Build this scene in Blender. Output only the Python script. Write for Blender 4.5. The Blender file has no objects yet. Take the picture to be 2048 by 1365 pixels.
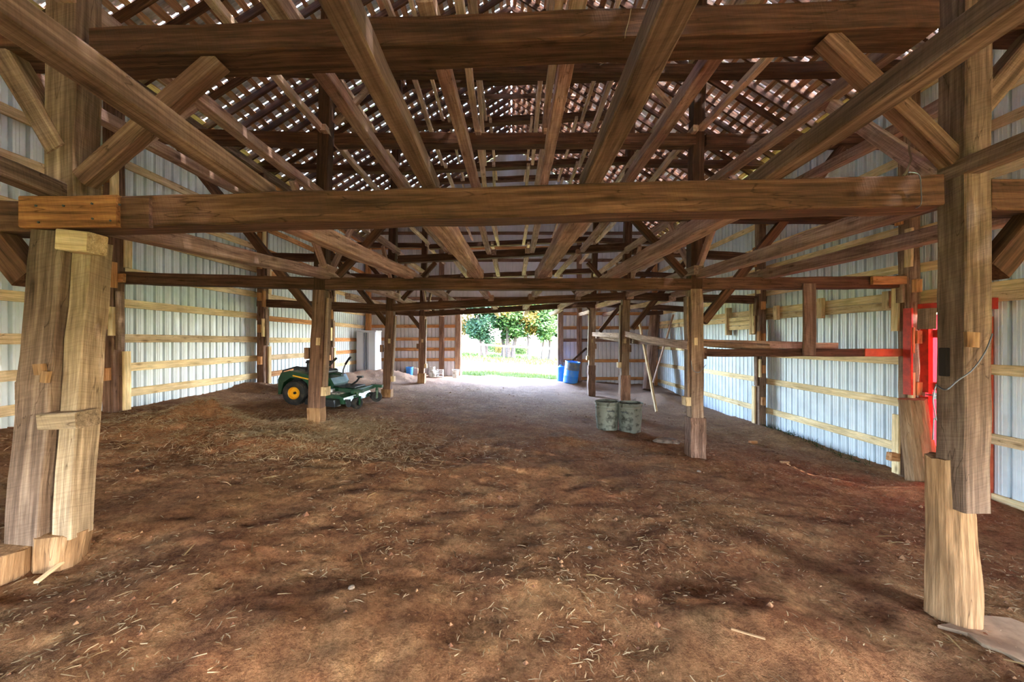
import bpy, math, random
import numpy as np
from mathutils import Vector, Matrix, noise
R = random.Random(7)
PI = math.pi
scene = bpy.context.scene
C = scene.collection

# ------------------------------------------------------------------ camera / sky / sun / exposure
F = 770.0; VX, VY = 1023.0, 681.0; HC = 1.65
cam_d = bpy.data.cameras.new('camera'); cam = bpy.data.objects.new('camera', cam_d); C.objects.link(cam)
cam.location = (0, 0, HC); cam.rotation_euler = (PI/2, 0, 0)
cam_d.sensor_width = 36; cam_d.lens = 36*F/2048
cam_d.shift_x = (1024-VX)/2048; cam_d.shift_y = -(682.5-VY)/2048
cam_d.clip_start = 0.05; cam_d.clip_end = 500
scene.camera = cam
scene.view_settings.view_transform = 'Standard'; scene.view_settings.look = 'None'
scene.view_settings.gamma = 1; scene.view_settings.use_curve_mapping = False
scene.view_settings.exposure = 2.58
scene.cycles.diffuse_bounces = 8; scene.cycles.max_bounces = 12; scene.cycles.glossy_bounces = 3
scene.cycles.sample_clamp_indirect = 8
scene.cycles.caustics_reflective = False; scene.cycles.caustics_refractive = False

w = bpy.data.worlds.new('sky'); scene.world = w; w.use_nodes = True
nt = w.node_tree; nt.nodes.clear()
sky = nt.nodes.new('ShaderNodeTexSky'); sky.sky_type = 'NISHITA'; sky.sun_disc = False
sky.sun_elevation = math.radians(50); sky.sun_rotation = math.radians(105); sky.air_density = 1.0; sky.dust_density = 2.5
bg = nt.nodes.new('ShaderNodeBackground'); bg.inputs[1].default_value = 3.6
out = nt.nodes.new('ShaderNodeOutputWorld')
nt.links.new(sky.outputs[0], bg.inputs[0]); nt.links.new(bg.outputs[0], out.inputs[0])
sd = bpy.data.lights.new('sun', 'SUN'); sd.energy = 6.5; sd.angle = math.radians(0.6); sd.color = (1, .97, .93)
sun = bpy.data.objects.new('sun', sd); C.objects.link(sun)
SE, SA = math.radians(50), math.radians(-15)
sdir = Vector((math.cos(SE)*math.cos(SA), math.cos(SE)*math.sin(SA), math.sin(SE)))
sun.rotation_euler = sdir.to_track_quat('Z', 'Y').to_euler()
def portal(loc, rot, sx, sy):      # sampling guides that fill the wall openings; they give off no light
    d = bpy.data.lights.new('portal', 'AREA'); d.shape = 'RECTANGLE'; d.size = sx; d.size_y = sy
    o = bpy.data.objects.new('portal', d); C.objects.link(o); o.location = loc; o.rotation_euler = rot
    d.cycles.is_portal = True

# ------------------------------------------------------------------ helpers
def lin(c): return tuple(((v/255)/12.92 if v/255 <= .04045 else ((v/255+.055)/1.055)**2.4) for v in c)+(1,)
def P(px, py, Z): return Vector(((px-VX)/F*Z, Z, HC+(VY-py)/F*Z))
BZ = {0: -1.19, 1: 2.47, 2: 6.13, 3: 9.79, 4: 13.45, 5: 17.1}
XW = 6.5; YF = -4.85; YE = 17.1; EAVE = HC+4.5; RIDGE = HC+8.65; SL = (RIDGE-EAVE)/XW
def roofz(x): return RIDGE-SL*abs(x)
def ground_base(x, y):
    a = np.interp(y, [-5, 2.5, 6, 10, 13.5, 17.2, 36, 60], [1.66, 1.68, 1.655, 1.70, 1.73, 1.66, 1.62, 1.3])
    b = np.interp(y, [-5, 9.8, 13.5, 17.1, 36, 60], [.082, .082, .075, .047, .06, .06])
    return HC-(a+b*x)
def fb(x, y, s, o=0): return noise.noise(Vector((x*s+o, y*s-o, o*1.7)))
MOUNDS = [(-3.1, 2.4, -.09, .6, .5), (-4.6, 5.8, .32, .6, .32), (-4.8, 5.4, .12, .9, .5), (-3.2, 5.2, .10, .8, .35), (-3.25, 6.15, .07, .35, .3), (-4.6, 14.2, .30, 1.3, .8), (-5.9, 9.3, .16, .9, .5), (-5.6, 12.8, .15, .8, .9),
          (1.55, 2.35, .10, .7, .35), (-1.0, 2.1, .07, .6, .4), (3.3, 15.9, .16, 1.3, .5), (5.3, 13.6, .22, .6, 1.0), (5.9, 8.6, .10, .5, 1.6), (2.7, 1.7, .1, .5, .6), (6.1, 5.4, .12, .5, .6),
          (1.9, 6.9, .05, .6, .25), (.9, 6.7, .05, .5, .2), (-.6, 16.5, .06, 1.6, .4)]
def ground(x, y, fine=True):
    z = float(ground_base(x, y))
    z += .055*fb(x, y, .45, 3)+.04*fb(x, y, 1.1, 9)+.022*fb(x, y*1.0, 2.6, 5)
    u_ = x*.8+y*.6; w_ = y*.8-x*.6
    z += .008*(1-abs(noise.noise(Vector((u_*.9, w_*2.6, 4))))*3)*max(0, min(1, (9-y)/4))
    if fine: z += .017*fb(x, y, 6, 2)+.011*fb(x, y, 13, 4)+.006*fb(x, y, 27, 6)
    for mx, my, h, sx, sy in MOUNDS:
        d = ((x-mx)/sx)**2+((y-my)/sy)**2
        if d < 6: z += h*math.exp(-d*1.3)*(1+.35*fb(x, y, 7, 8))
    return z

class G:
    def __init__(s): s.v = []; s.f = []
    def add(s, v, f, M=None):
        n = len(s.v); s.v += [tuple(M @ Vector(p)) if M is not None else tuple(p) for p in v]
        s.f += [tuple(i+n for i in q) for q in f]; return s
    def box(s, c, d, M=None, b=.0):
        x, y, z = [k/2 for k in d]
        if b <= 0:
            v = [(c[0]+i*x, c[1]+j*y, c[2]+k*z) for i in (-1, 1) for j in (-1, 1) for k in (-1, 1)]
            return s.add(v, [(0, 1, 3, 2), (4, 6, 7, 5), (0, 4, 5, 1), (2, 3, 7, 6), (0, 2, 6, 4), (1, 5, 7, 3)], M)
        prof = [(-x+b, -y), (x-b, -y), (x, -y+b), (x, y-b), (x-b, y), (-x+b, y), (-x, y-b), (-x, -y+b)]
        v = []
        for zz, sc in ((-z, 1), (-z+b, 0), (z-b, 0), (z, 1)):
            for p in prof:
                q = (p[0]*(1-sc*b/x), p[1]*(1-sc*b/y)); v.append((c[0]+q[0], c[1]+q[1], c[2]+zz))
        f = [tuple(range(7, -1, -1)), tuple(range(24, 32))]
        for r in range(3):
            for i in range(8): f.append((r*8+i, r*8+(i+1) % 8, r*8+8+(i+1) % 8, r*8+8+i))
        return s.add(v, f, M)
    def prism(s, prof, y0, y1, M=None):      # profile in xz, extruded along y
        n = len(prof); v = [(p[0], y0, p[1]) for p in prof]+[(p[0], y1, p[1]) for p in prof]
        f = [tuple(range(n)), tuple(range(2*n-1, n-1, -1))]+[((i+1) % n, i, n+i, n+(i+1) % n) for i in range(n)]
        return s.add(v, f, M)
    def lathe(s, prof, n=24, M=None, cap=True):        # (r,z) about z
        v = []; f = []
        for r, z in prof:
            for i in range(n): v.append((r*math.cos(2*PI*i/n), r*math.sin(2*PI*i/n), z))
        for k in range(len(prof)-1):
            for i in range(n): f.append((k*n+i, k*n+(i+1) % n, (k+1)*n+(i+1) % n, (k+1)*n+i))
        if cap and prof[0][0] > 1e-4: f.append(tuple(range(n-1, -1, -1)))
        if cap and prof[-1][0] > 1e-4: f.append(tuple(range((len(prof)-1)*n, len(prof)*n)))
        return s.add(v, f, M)
    def cyl(s, p0, p1, r, n=16, r1=None):
        p0 = Vector(p0); p1 = Vector(p1); d = p1-p0
        M = Matrix.Translation(p0) @ d.to_track_quat('Z', 'Y').to_matrix().to_4x4()
        return s.lathe([(r, 0), (r if r1 is None else r1, d.length)], n, M)
    def tube(s, pts, r, n=8):
        pts = [Vector(p) for p in pts]; v = []; f = []
        for i, p in enumerate(pts):
            d = (pts[min(i+1, len(pts)-1)]-pts[max(i-1, 0)]).normalized()
            a = d.orthogonal().normalized() if i == 0 else (pa-d*pa.dot(d)).normalized()
            pa = a; b = d.cross(a); rr = r[i] if isinstance(r, (list, tuple)) else r
            for k in range(n):
                t = 2*PI*k/n; v.append(p+a*rr*math.cos(t)+b*rr*math.sin(t))
        for i in range(len(pts)-1):
            for k in range(n): f.append((i*n+k, i*n+(k+1) % n, (i+1)*n+(k+1) % n, (i+1)*n+k))
        f.append(tuple(range(n-1, -1, -1))); f.append(tuple(range((len(pts)-1)*n, len(pts)*n)))
        return s.add(v, f)
def obj(name, g, mat, parent=None, loc=None, smooth=False):
    if isinstance(g, G):
        me = bpy.data.meshes.new(name); me.from_pydata(g.v, [], g.f); me.update()
        if mat: me.materials.append(mat)
        if smooth:
            me.polygons.foreach_set('use_smooth', [True]*len(me.polygons))
            try: me.set_sharp_from_angle(angle=math.radians(38))
            except Exception: pass
    else: me = g
    o = bpy.data.objects.new(name, me); C.objects.link(o)
    if parent: o.parent = parent
    if loc is not None: o.location = loc
    return o
def tag(o, label, cat, group=None, kind=None):
    o['label'] = label; o['category'] = cat
    if group: o['group'] = group
    if kind: o['kind'] = kind
    return o
def thing(name, label, cat, loc=(0, 0, 0), rz=0, group=None):
    o = bpy.data.objects.new(name, None); C.objects.link(o); o.location = loc; o.rotation_euler = (0, 0, rz)
    return tag(o, label, cat, group)
def struct(name, loc=(0, 0, 0), mesh=None, label=None):
    o = bpy.data.objects.new(name, mesh); C.objects.link(o); o.location = loc; o['kind'] = 'structure'
    if label: o['label'] = label
    return o

# ------------------------------------------------------------------ materials
def newmat(name):
    m = bpy.data.materials.new(name); m.use_nodes = True; n = m.node_tree; n.nodes.clear()
    o = n.nodes.new('ShaderNodeOutputMaterial'); b = n.nodes.new('ShaderNodeBsdfPrincipled'); n.links.new(b.outputs[0], o.inputs[0])
    return m, n, b
def N(n, t, **k):
    x = n.nodes.new(t)
    for a, v in k.items():
        if a.startswith('i_'): x.inputs[int(a[2:])].default_value = v
        else: setattr(x, a, v)
    return x
def ramp(n, src, stops, interp='LINEAR'):
    r = n.nodes.new('ShaderNodeValToRGB'); e = r.color_ramp.elements; r.color_ramp.interpolation = interp
    while len(e) < len(stops): e.new(.5)
    for i, (p, c) in enumerate(stops):
        e[i].position = p; e[i].color = c if len(c) == 4 else (*c, 1)
    n.links.new(src, r.inputs[0]); return r
def mix(n, fac, a, b, mode='MIX'):
    m = n.nodes.new('ShaderNodeMix'); m.data_type = 'RGBA'; m.blend_type = mode
    for i, s in ((0, fac), (6, a), (7, b)):
        if hasattr(s, 'is_output'): n.links.new(s, m.inputs[i])
        else: m.inputs[i].default_value = s
    return m.outputs[2]
def noise_n(n, vec, scale, detail=4, rough=.55):
    t = N(n, 'ShaderNodeTexNoise'); t.inputs['Scale'].default_value = scale; t.inputs['Detail'].default_value = detail
    t.inputs['Roughness'].default_value = rough; n.links.new(vec, t.inputs['Vector']); return t.outputs[0]
def mapv(n, vec, sc):
    m = N(n, 'ShaderNodeMapping'); m.inputs['Scale'].default_value = sc; n.links.new(vec, m.inputs[0]); return m.outputs[0]
def rd(c): c = lin(c); return (c[0]*1.02, c[1]*.98, c[2]*1.0, 1)
def wood(name, dark, mid, light, saw=.5, knots=True, bump=.5, rough=.85, crack=True, tint=.25):
    m, n, b = newmat(name); b.inputs['Roughness'].default_value = rough
    b.inputs['Specular IOR Level'].default_value = .2
    tc = N(n, 'ShaderNodeTexCoord'); oi = N(n, 'ShaderNodeObjectInfo')
    mu = N(n, 'ShaderNodeVectorMath', operation='SCALE'); mu.inputs[3].default_value = 37
    cx = N(n, 'ShaderNodeCombineXYZ')
    for i in range(3): n.links.new(oi.outputs['Random'], cx.inputs[i])
    n.links.new(cx.outputs[0], mu.inputs[0])
    ad = N(n, 'ShaderNodeVectorMath', operation='ADD'); n.links.new(tc.outputs['Object'], ad.inputs[0]); n.links.new(mu.outputs[0], ad.inputs[1])
    v = ad.outputs[0]
    g1 = noise_n(n, mapv(n, v, (1.3, 30, 30)), 1, 8, .6)
    g2 = noise_n(n, mapv(n, v, (5, 110, 110)), 1, 4, .6)
    big = noise_n(n, mapv(n, v, (1.3, 2.5, 2.5)), 1.6, 3, .5)
    col = ramp(n, g1, [(.3, rd(dark)), (.52, rd(mid)), (.72, rd(light))]).outputs[0]
    f2 = ramp(n, g2, [(.3, (.62, .62, .62)), (.65, (1.12, 1.12, 1.12))]).outputs[0]
    col = mix(n, .8, col, f2, 'MULTIPLY')
    st = ramp(n, big, [(.36, (.76, .72, .69)), (.62, (1.12, 1.1, 1.08))]).outputs[0]
    col = mix(n, .8, col, st, 'MULTIPLY')
    hgt = g2
    if saw:
        rt = N(n, 'ShaderNodeMapping'); rt.inputs['Rotation'].default_value = (0, .22, .3); n.links.new(v, rt.inputs[0])
        sw = noise_n(n, mapv(n, rt.outputs[0], (95, 3.5, 3.5)), 1, 4, .65)
        s2 = ramp(n, sw, [(.36, (.74, .72, .7)), (.56, (1.06, 1.06, 1.06))]).outputs[0]
        col = mix(n, saw, col, s2, 'MULTIPLY')
    if knots:
        vo = N(n, 'ShaderNodeTexVoronoi'); vo.inputs['Scale'].default_value = 1.0; n.links.new(mapv(n, v, (2.2, 6, 6)), vo.inputs['Vector'])
        k = ramp(n, vo.outputs['Distance'], [(.06, (.32, .25, .2)), (.13, (.8, .72, .66)), (.2, (1, 1, 1))]).outputs[0]
        col = mix(n, .75, col, k, 'MULTIPLY')
    if crack:
        ck = noise_n(n, mapv(n, v, (.7, 7, 7)), 1, 3, .45)
        c2 = ramp(n, ck, [(.496, (1, 1, 1)), (.4995, (.25, .2, .17)), (.5015, (.25, .2, .17)), (.505, (1, 1, 1))]).outputs[0]
        col = mix(n, .75, col, c2, 'MULTIPLY')
    hs = N(n, 'ShaderNodeHueSaturation'); mr = N(n, 'ShaderNodeMapRange'); mr.inputs[3].default_value = 1-tint; mr.inputs[4].default_value = 1+tint
    n.links.new(oi.outputs['Random'], mr.inputs[0]); n.links.new(mr.outputs[0], hs.inputs['Value']); n.links.new(col, hs.inputs['Color'])
    n.links.new(hs.outputs[0], b.inputs[0])
    ma = N(n, 'ShaderNodeMath', operation='ADD'); n.links.new(hgt, ma.inputs[0])
    if saw: n.links.new(sw, ma.inputs[1])
    else: n.links.new(g1, ma.inputs[1])
    bp = N(n, 'ShaderNodeBump'); bp.inputs['Strength'].default_value = bump; bp.inputs['Distance'].default_value = .006
    n.links.new(ma.outputs[0], bp.inputs['Height']); n.links.new(bp.outputs[0], b.inputs['Normal'])
    return m
W_BEAM = wood('beam_wood', (54, 36, 26), (90, 62, 46), (120, 88, 68), saw=.25)
W_OLD = wood('rough_sawn_old_wood', (100, 80, 64), (144, 119, 98), (184, 158, 134), saw=.55, bump=.8)
W_POST = wood('brown_post_wood', (78, 62, 50), (116, 96, 80), (148, 128, 108), saw=.5, bump=.9)
W_TAN = wood('tan_sawn_wood', (118, 100, 78), (160, 140, 112), (194, 174, 146), saw=.5, bump=.9)
W_DARKOLD = wood('old_rail_wood', (74, 56, 46), (112, 90, 76), (146, 122, 106), saw=.5)
W_RAIL = wood('weathered_rail_wood', (128, 100, 86), (174, 144, 126), (206, 180, 162), saw=.6)
W_UP = wood('upper_rail_lit_wood', (158, 132, 112), (202, 176, 152), (226, 204, 182), saw=.35)  # paler than the lower rails, light from below put into the colour
W_NEW = wood('new_pine', (206, 178, 126), (236, 214, 164), (246, 230, 190), saw=.1, bump=.25, tint=.1, crack=False)
W_GIRT = wood('aged_pine', (186, 160, 118), (218, 194, 152), (236, 216, 178), saw=.25, bump=.3, tint=.15)
W_ORANGE = wood('orange_pine', (154, 102, 60), (198, 144, 94), (218, 172, 120), saw=.15, bump=.3, tint=.12)
W_PLATE = wood('knotty_plate_wood', (92, 58, 34), (146, 98, 60), (176, 126, 82), saw=.3)
W_RED = wood('reddish_old_wood', (84, 62, 50), (128, 98, 80), (162, 132, 112), saw=.3)
W_LOG = wood('bare_log_wood', (122, 92, 62), (156, 122, 86), (184, 150, 112), saw=.0, bump=1.0, tint=.08)
W_RAFT = wood('rafter_wood', (56, 36, 27), (94, 64, 48), (124, 90, 70), saw=.2, knots=False, crack=False)
W_BATT = wood('batten_wood', (140, 102, 78), (190, 148, 118), (216, 178, 148), saw=.2, knots=False, crack=False)
def plain(name, col, rough=.6, metal=0, dirt=None, dscale=8, dlo=.45, dhi=.6, bump=0, spec=.5):
    m, n, b = newmat(name); b.inputs['Roughness'].default_value = rough; b.inputs['Metallic'].default_value = metal
    b.inputs['Specular IOR Level'].default_value = spec
    b.inputs[0].default_value = lin(col)
    if dirt:
        tc = N(n, 'ShaderNodeTexCoord'); nn = noise_n(n, tc.outputs['Object'], dscale, 6, .6)
        r = ramp(n, nn, [(dlo, (0, 0, 0)), (dhi, (1, 1, 1))]).outputs[0]
        n.links.new(mix(n, r, lin(col), lin(dirt)), b.inputs[0])
        if bump:
            bp = N(n, 'ShaderNodeBump'); bp.inputs['Strength'].default_value = bump; bp.inputs['Distance'].default_value = .01
            n.links.new(nn, bp.inputs['Height']); n.links.new(bp.outputs[0], b.inputs['Normal'])
    return m
M_SIDE = plain('painted_steel_siding', (222, 230, 236), .42, 0, (202, 210, 216), 1.5, .4, .65)
M_END = plain('painted_steel_siding_end', (216, 212, 218), .45, 0, (200, 196, 200), 1.5, .4, .65)
M_ROOF = plain('galvanised_roof_steel', (232, 236, 240), .34, .6, (200, 202, 206), 3, .4, .65)
M_REDP = plain('red_painted_steel', (205, 40, 52), .45, 0, (180, 36, 44), 4)
def transred():
    m, n, b = newmat('red_translucent_sheet'); b.inputs[0].default_value = lin((214, 36, 48)); b.inputs['Roughness'].default_value = .4
    t = N(n, 'ShaderNodeBsdfTranslucent'); t.inputs[0].default_value = lin((235, 60, 76)); ms = N(n, 'ShaderNodeMixShader'); ms.inputs[0].default_value = .07
    o = [x for x in n.nodes if x.type == 'OUTPUT_MATERIAL'][0]
    n.links.new(b.outputs[0], ms.inputs[1]); n.links.new(t.outputs[0], ms.inputs[2]); n.links.new(ms.outputs[0], o.inputs[0]); return m
M_REDT = transred()
M_REDO = plain('red_orange_board', (168, 66, 40), .8, 0, (190, 92, 56), 6, .4, .6)
M_REDW = plain('red_painted_wood', (200, 60, 40), .7, 0, (170, 50, 34), 9)
M_BLK = plain('black_rubber', (30, 30, 32), .8, 0, (70, 60, 52), 9, .5, .7)
M_BPL = plain('black_plastic', (26, 26, 28), .45)
M_GRN = plain('green_paint', (22, 66, 42), .35, 0, (72, 86, 62), 7, .5, .75)
M_YEL = plain('yellow_paint', (232, 172, 30), .4, 0, (170, 130, 50), 9, .5, .8)
M_STL = plain('bare_steel', (170, 172, 175), .35, .9)
M_ENG = plain('engine_grey', (58, 58, 60), .5, .3)
M_DUST = plain('dusty_deck', (96, 98, 92), .7, .1, (190, 184, 176), 14, .45, .58)
M_CAN = plain('weathered_galvanised_can', (122, 121, 108), .65, .3, (54, 52, 42), 9, .5, .66, bump=.3)
M_BLUE = plain('blue_plastic', (38, 122, 214), .4, 0, (60, 130, 205), 5)
M_BLUED = plain('dirty_blue_plastic', (78, 92, 116), .6, 0, (120, 112, 100), 9, .45, .6)
M_WPL = plain('white_plastic', (214, 214, 212), .5, 0, (150, 142, 130), 9, .5, .65)
M_CAB = plain('grey_resin', (196, 200, 208), .5)
M_CABD = plain('dark_resin', (70, 76, 96), .5)
M_CARD = plain('cardboard', (190, 150, 116), .9)
M_ROCK = plain('rock', (140, 120, 104), .9, 0, (100, 80, 66), 7, bump=.5)
M_CONC = plain('concrete', (176, 146, 116), .9, 0, (132, 104, 80), 4, .42, .62, bump=.4)
M_WIRE = plain('galvanised_wire', (112, 116, 124), .4, .7)
M_TWINE = plain('old_twine', (150, 130, 104), .9)
M_BARK = plain('tree_bark', (58, 46, 40), .9, 0, (36, 28, 24), 12, .45, .6, bump=.6)
def leafmat(name, c1, c2):
    m, n, b = newmat(name); b.inputs['Roughness'].default_value = .6; b.inputs['Specular IOR Level'].default_value = .2
    g = N(n, 'ShaderNodeNewGeometry'); r = ramp(n, g.outputs['Random Per Island'], [(0, lin(c1)), (1, lin(c2))]).outputs[0]
    n.links.new(r, b.inputs[0]); t = N(n, 'ShaderNodeBsdfTranslucent'); n.links.new(r, t.inputs[0])
    ms = N(n, 'ShaderNodeMixShader'); ms.inputs[0].default_value = .45; o = [x for x in n.nodes if x.type == 'OUTPUT_MATERIAL'][0]
    n.links.new(b.outputs[0], ms.inputs[1]); n.links.new(t.outputs[0], ms.inputs[2]); n.links.new(ms.outputs[0], o.inputs[0]); return m
L_GREEN = leafmat('tree_leaves', (22, 46, 20), (62, 84, 38))
L_YEL = leafmat('autumn_leaves', (60, 72, 28), (110, 80, 34))
L_DEEP = leafmat('blue_green_leaves', (18, 38, 26), (48, 70, 46))
L_GRASS = leafmat('grass_blades', (34, 52, 18), (64, 80, 30))
L_TWIG = leafmat('dry_stalks', (96, 70, 46), (196, 160, 110))
L_STRAW = leafmat('straw', (168, 134, 92), (226, 202, 162))
def dirtmat():
    m, n, b = newmat('barn_dirt'); b.inputs['Roughness'].default_value = .95; b.inputs['Specular IOR Level'].default_value = .12
    tc = N(n, 'ShaderNodeTexCoord'); v = tc.outputs['Object']
    a = noise_n(n, v, .55, 5, .55); c = noise_n(n, v, 3.2, 8, .65); d = noise_n(n, v, 22, 6, .7); e = noise_n(n, v, 90, 4, .7)
    col = ramp(n, c, [(.3, lin((142, 94, 64))), (.5, lin((166, 116, 80))), (.7, lin((202, 154, 108)))]).outputs[0]
    och = ramp(n, a, [(.5, (0, 0, 0)), (.7, (.5, .5, .5))]).outputs[0]
    col = mix(n, och, col, lin((192, 148, 100)))
    red = ramp(n, noise_n(n, mapv(n, v, (1, 1.6, 1)), .8, 4, .5), [(.52, (0, 0, 0)), (.7, (.6, .6, .6))]).outputs[0]
    col = mix(n, red, col, lin((150, 90, 60)))
    k = ramp(n, d, [(.36, (.58, .54, .5)), (.56, (1.2, 1.18, 1.14))]).outputs[0]
    col = mix(n, .85, col, k, 'MULTIPLY')
    k2 = ramp(n, e, [(.36, (.6, .58, .55)), (.6, (1.1, 1.1, 1.1)), (.72, (1.7, 1.6, 1.45))]).outputs[0]
    col = mix(n, .7, col, k2, 'MULTIPLY')
    # floor paled towards the far doorway, door skylight put into the colour
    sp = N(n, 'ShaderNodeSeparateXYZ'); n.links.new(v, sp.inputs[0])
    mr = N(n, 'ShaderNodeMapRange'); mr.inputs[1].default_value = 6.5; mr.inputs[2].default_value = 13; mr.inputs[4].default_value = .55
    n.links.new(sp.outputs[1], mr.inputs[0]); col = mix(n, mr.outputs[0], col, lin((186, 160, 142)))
    n.links.new(col, b.inputs[0])
    ad = N(n, 'ShaderNodeMath', operation='ADD'); n.links.new(d, ad.inputs[0]); n.links.new(e, ad.inputs[1])
    bp = N(n, 'ShaderNodeBump'); bp.inputs['Strength'].default_value = 1.0; bp.inputs['Distance'].default_value = .05
    n.links.new(ad.outputs[0], bp.inputs['Height']); n.links.new(bp.outputs[0], b.inputs['Normal']); return m
M_DIRT = dirtmat()
M_LAWN = plain('mown_lawn', (70, 88, 38), .9, 0, (112, 118, 62), 2.5, .4, .65, spec=.1)
M_CLOD = plain('dirt_clods', (112, 70, 46), .95, 0, (150, 108, 74), 9)

# ------------------------------------------------------------------ timber
def timber_mesh(name, L, w, h, mat, wob=.006, cham=.008, seg=.3, seed=None, w1=None, h1=None, bow=0):
    r = random.Random(seed if seed is not None else R.random()); n = max(1, int(L/seg)); g = G()
    if wob == 0: n = 1
    for i in range(n+1):
        t = i/n; ww = (w+(w1-w)*t if w1 else w)/2; hh = (h+(h1-h)*t if h1 else h)/2; c = min(cham, ww*.4, hh*.4)
        sec = [(-ww+c, -hh), (ww-c, -hh), (ww, -hh+c), (ww, hh-c), (ww-c, hh), (-ww+c, hh), (-ww, hh-c), (-ww, -hh+c)]
        oy, oz = r.uniform(-wob, wob), r.uniform(-wob, wob)+bow*math.sin(PI*t)
        for y, z in sec: g.v.append((L*t, y+oy+r.uniform(-wob, wob)*.35, z+oz+r.uniform(-wob, wob)*.35))
    g.f.append(tuple(range(7, -1, -1))); g.f.append(tuple(range(n*8, n*8+8)))
    for i in range(n):
        for k in range(8): g.f.append((i*8+k, i*8+(k+1) % 8, (i+1)*8+(k+1) % 8, (i+1)*8+k))
    me = bpy.data.meshes.new(name); me.from_pydata(g.v, [], g.f); me.update(); me.materials.append(mat); return me
def frame_mat(p0, p1):
    d = (p1-p0).normalized()
    if abs(d.z) > .9: y = Vector((1, 0, 0)); y = (y-d*y.dot(d)).normalized(); z = d.cross(y)
    else: z = Vector((0, 0, 1)); z = (z-d*z.dot(d)).normalized(); y = z.cross(d)
    return Matrix((d, y, z)).transposed().to_4x4()
def timber(name, p0, p1, w, h, mat, label=None, cat=None, group=None, parent=None, **k):
    p0 = Vector(p0); p1 = Vector(p1)
    me = timber_mesh(name, (p1-p0).length, w, h, mat, **k)
    o = bpy.data.objects.new(name, me); C.objects.link(o)
    M = Matrix.Translation(p0) @ frame_mat(p0, p1)
    if parent:
        o.parent = parent; pm = Matrix.Translation(parent.location) @ parent.rotation_euler.to_matrix().to_4x4()
        M = pm.inverted() @ M
    o.matrix_local = M if parent else M
    if not parent: o.matrix_world = M
    if label: tag(o, label, cat, group)
    return o
def log_mesh(name, L, r0, r1, mat, seed=1, n=18, seg=.09, rough=.06, flat=0):
    r = random.Random(seed); g = G(); m = max(2, int(L/seg))
    for i in range(m+1):
        t = i/m
        for k in range(n):
            a = 2*PI*k/n; q = Vector((math.cos(a)*1.3, math.sin(a)*1.3, t*L*1.2+seed))
            rr = (r0+(r1-r0)*t)*(1+rough*2*noise.noise(q)+rough*noise.noise(q*3.1)+.03*noise.noise(Vector((math.cos(a)*6, math.sin(a)*6, t*.8))))
            y, z = rr*math.cos(a), rr*math.sin(a)
            if flat: z = max(z, -flat*r0)
            x = L*t
            if i == m: x += .02*noise.noise(q*4)
            g.v.append((x, y, z))
    g.f.append(tuple(range(n-1, -1, -1))); g.f.append(tuple(range(m*n, m*n+n)))
    for i in range(m):
        for k in range(n): g.f.append((i*n+k, i*n+(k+1) % n, (i+1)*n+(k+1) % n, (i+1)*n+k))
    me = bpy.data.meshes.new(name); me.from_pydata(g.v, [], g.f); me.update(); me.materials.append(mat)
    return me
def log(name, p0, p1, r0, r1, mat, label=None, cat=None, parent=None, **k):
    p0 = Vector(p0); p1 = Vector(p1); me = log_mesh(name, (p1-p0).length, r0, r1, mat, **k)
    o = bpy.data.objects.new(name, me); C.objects.link(o); M = Matrix.Translation(p0) @ frame_mat(p0, p1)
    if parent: o.parent = parent; M = Matrix.Translation(parent.location).inverted() @ M
    o.matrix_local = M
    if label: tag(o, label, cat)
    return o

# ------------------------------------------------------------------ floor and lawn
def gridmesh(name, xs, ys, fn, mat):
    v = [(x, y, fn(x, y)) for y in ys for x in xs]; nx = len(xs)
    f = [(j*nx+i, j*nx+i+1, (j+1)*nx+i+1, (j+1)*nx+i) for j in range(len(ys)-1) for i in range(nx-1)]
    me = bpy.data.meshes.new(name); me.from_pydata(v, [], f); me.update(); me.materials.append(mat)
    me.polygons.foreach_set('use_smooth', [True]*len(f)); return me
ys = list(np.arange(YF-.3, .4, .25))+list(np.arange(.4, 6, .04))+list(np.arange(6, 12, .07))+list(np.arange(12, 17.45, .11))
xs = list(np.arange(-6.75, 6.8, .06))
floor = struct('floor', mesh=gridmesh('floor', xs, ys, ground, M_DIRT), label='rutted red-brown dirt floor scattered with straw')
def lawnz(x, y): return float(ground_base(np.clip(x, -30, 30), y))+.05*fb(x, y, .5, 3)-(.04 if y < 18 else 0)
lx = list(np.linspace(-60, -7, 20))+list(np.arange(-6.8, 6.9, .4))+list(np.linspace(7, 60, 20))
lawn = struct('floor_lawn', mesh=gridmesh('lawn', lx, list(np.arange(17.3, 60, .6))+[70, 90, 120], lawnz, M_LAWN), label='sunlit mown lawn beyond the far doorway')
def apron(x, y): return float(ground_base(x, y))-.05
side = struct('floor_yard', mesh=gridmesh('yard', [6.6, 8, 12, 30, 60], [-12, -4.85, 2, 6, 10, 17.4], lambda x, y: float(ground_base(6.5, y))-.1, M_LAWN), label='grass outside the right wall')
side2 = struct('floor_yard', mesh=gridmesh('yard', [-60, -12, -6.6], [-12, -4.85, 2, 6, 10, 17.4], lambda x, y: float(ground_base(-6.5, y))-.1, M_LAWN), label='grass outside the left wall')
front = struct('floor_apron', mesh=gridmesh('yard', [-60, -6.6, 0, 6.6, 60], [-60, -12, -4.9], lambda x, y: float(ground_base(np.clip(x, -6.5, 6.5), -5))-.08, M_LAWN), label='grass outside the near end')

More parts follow.
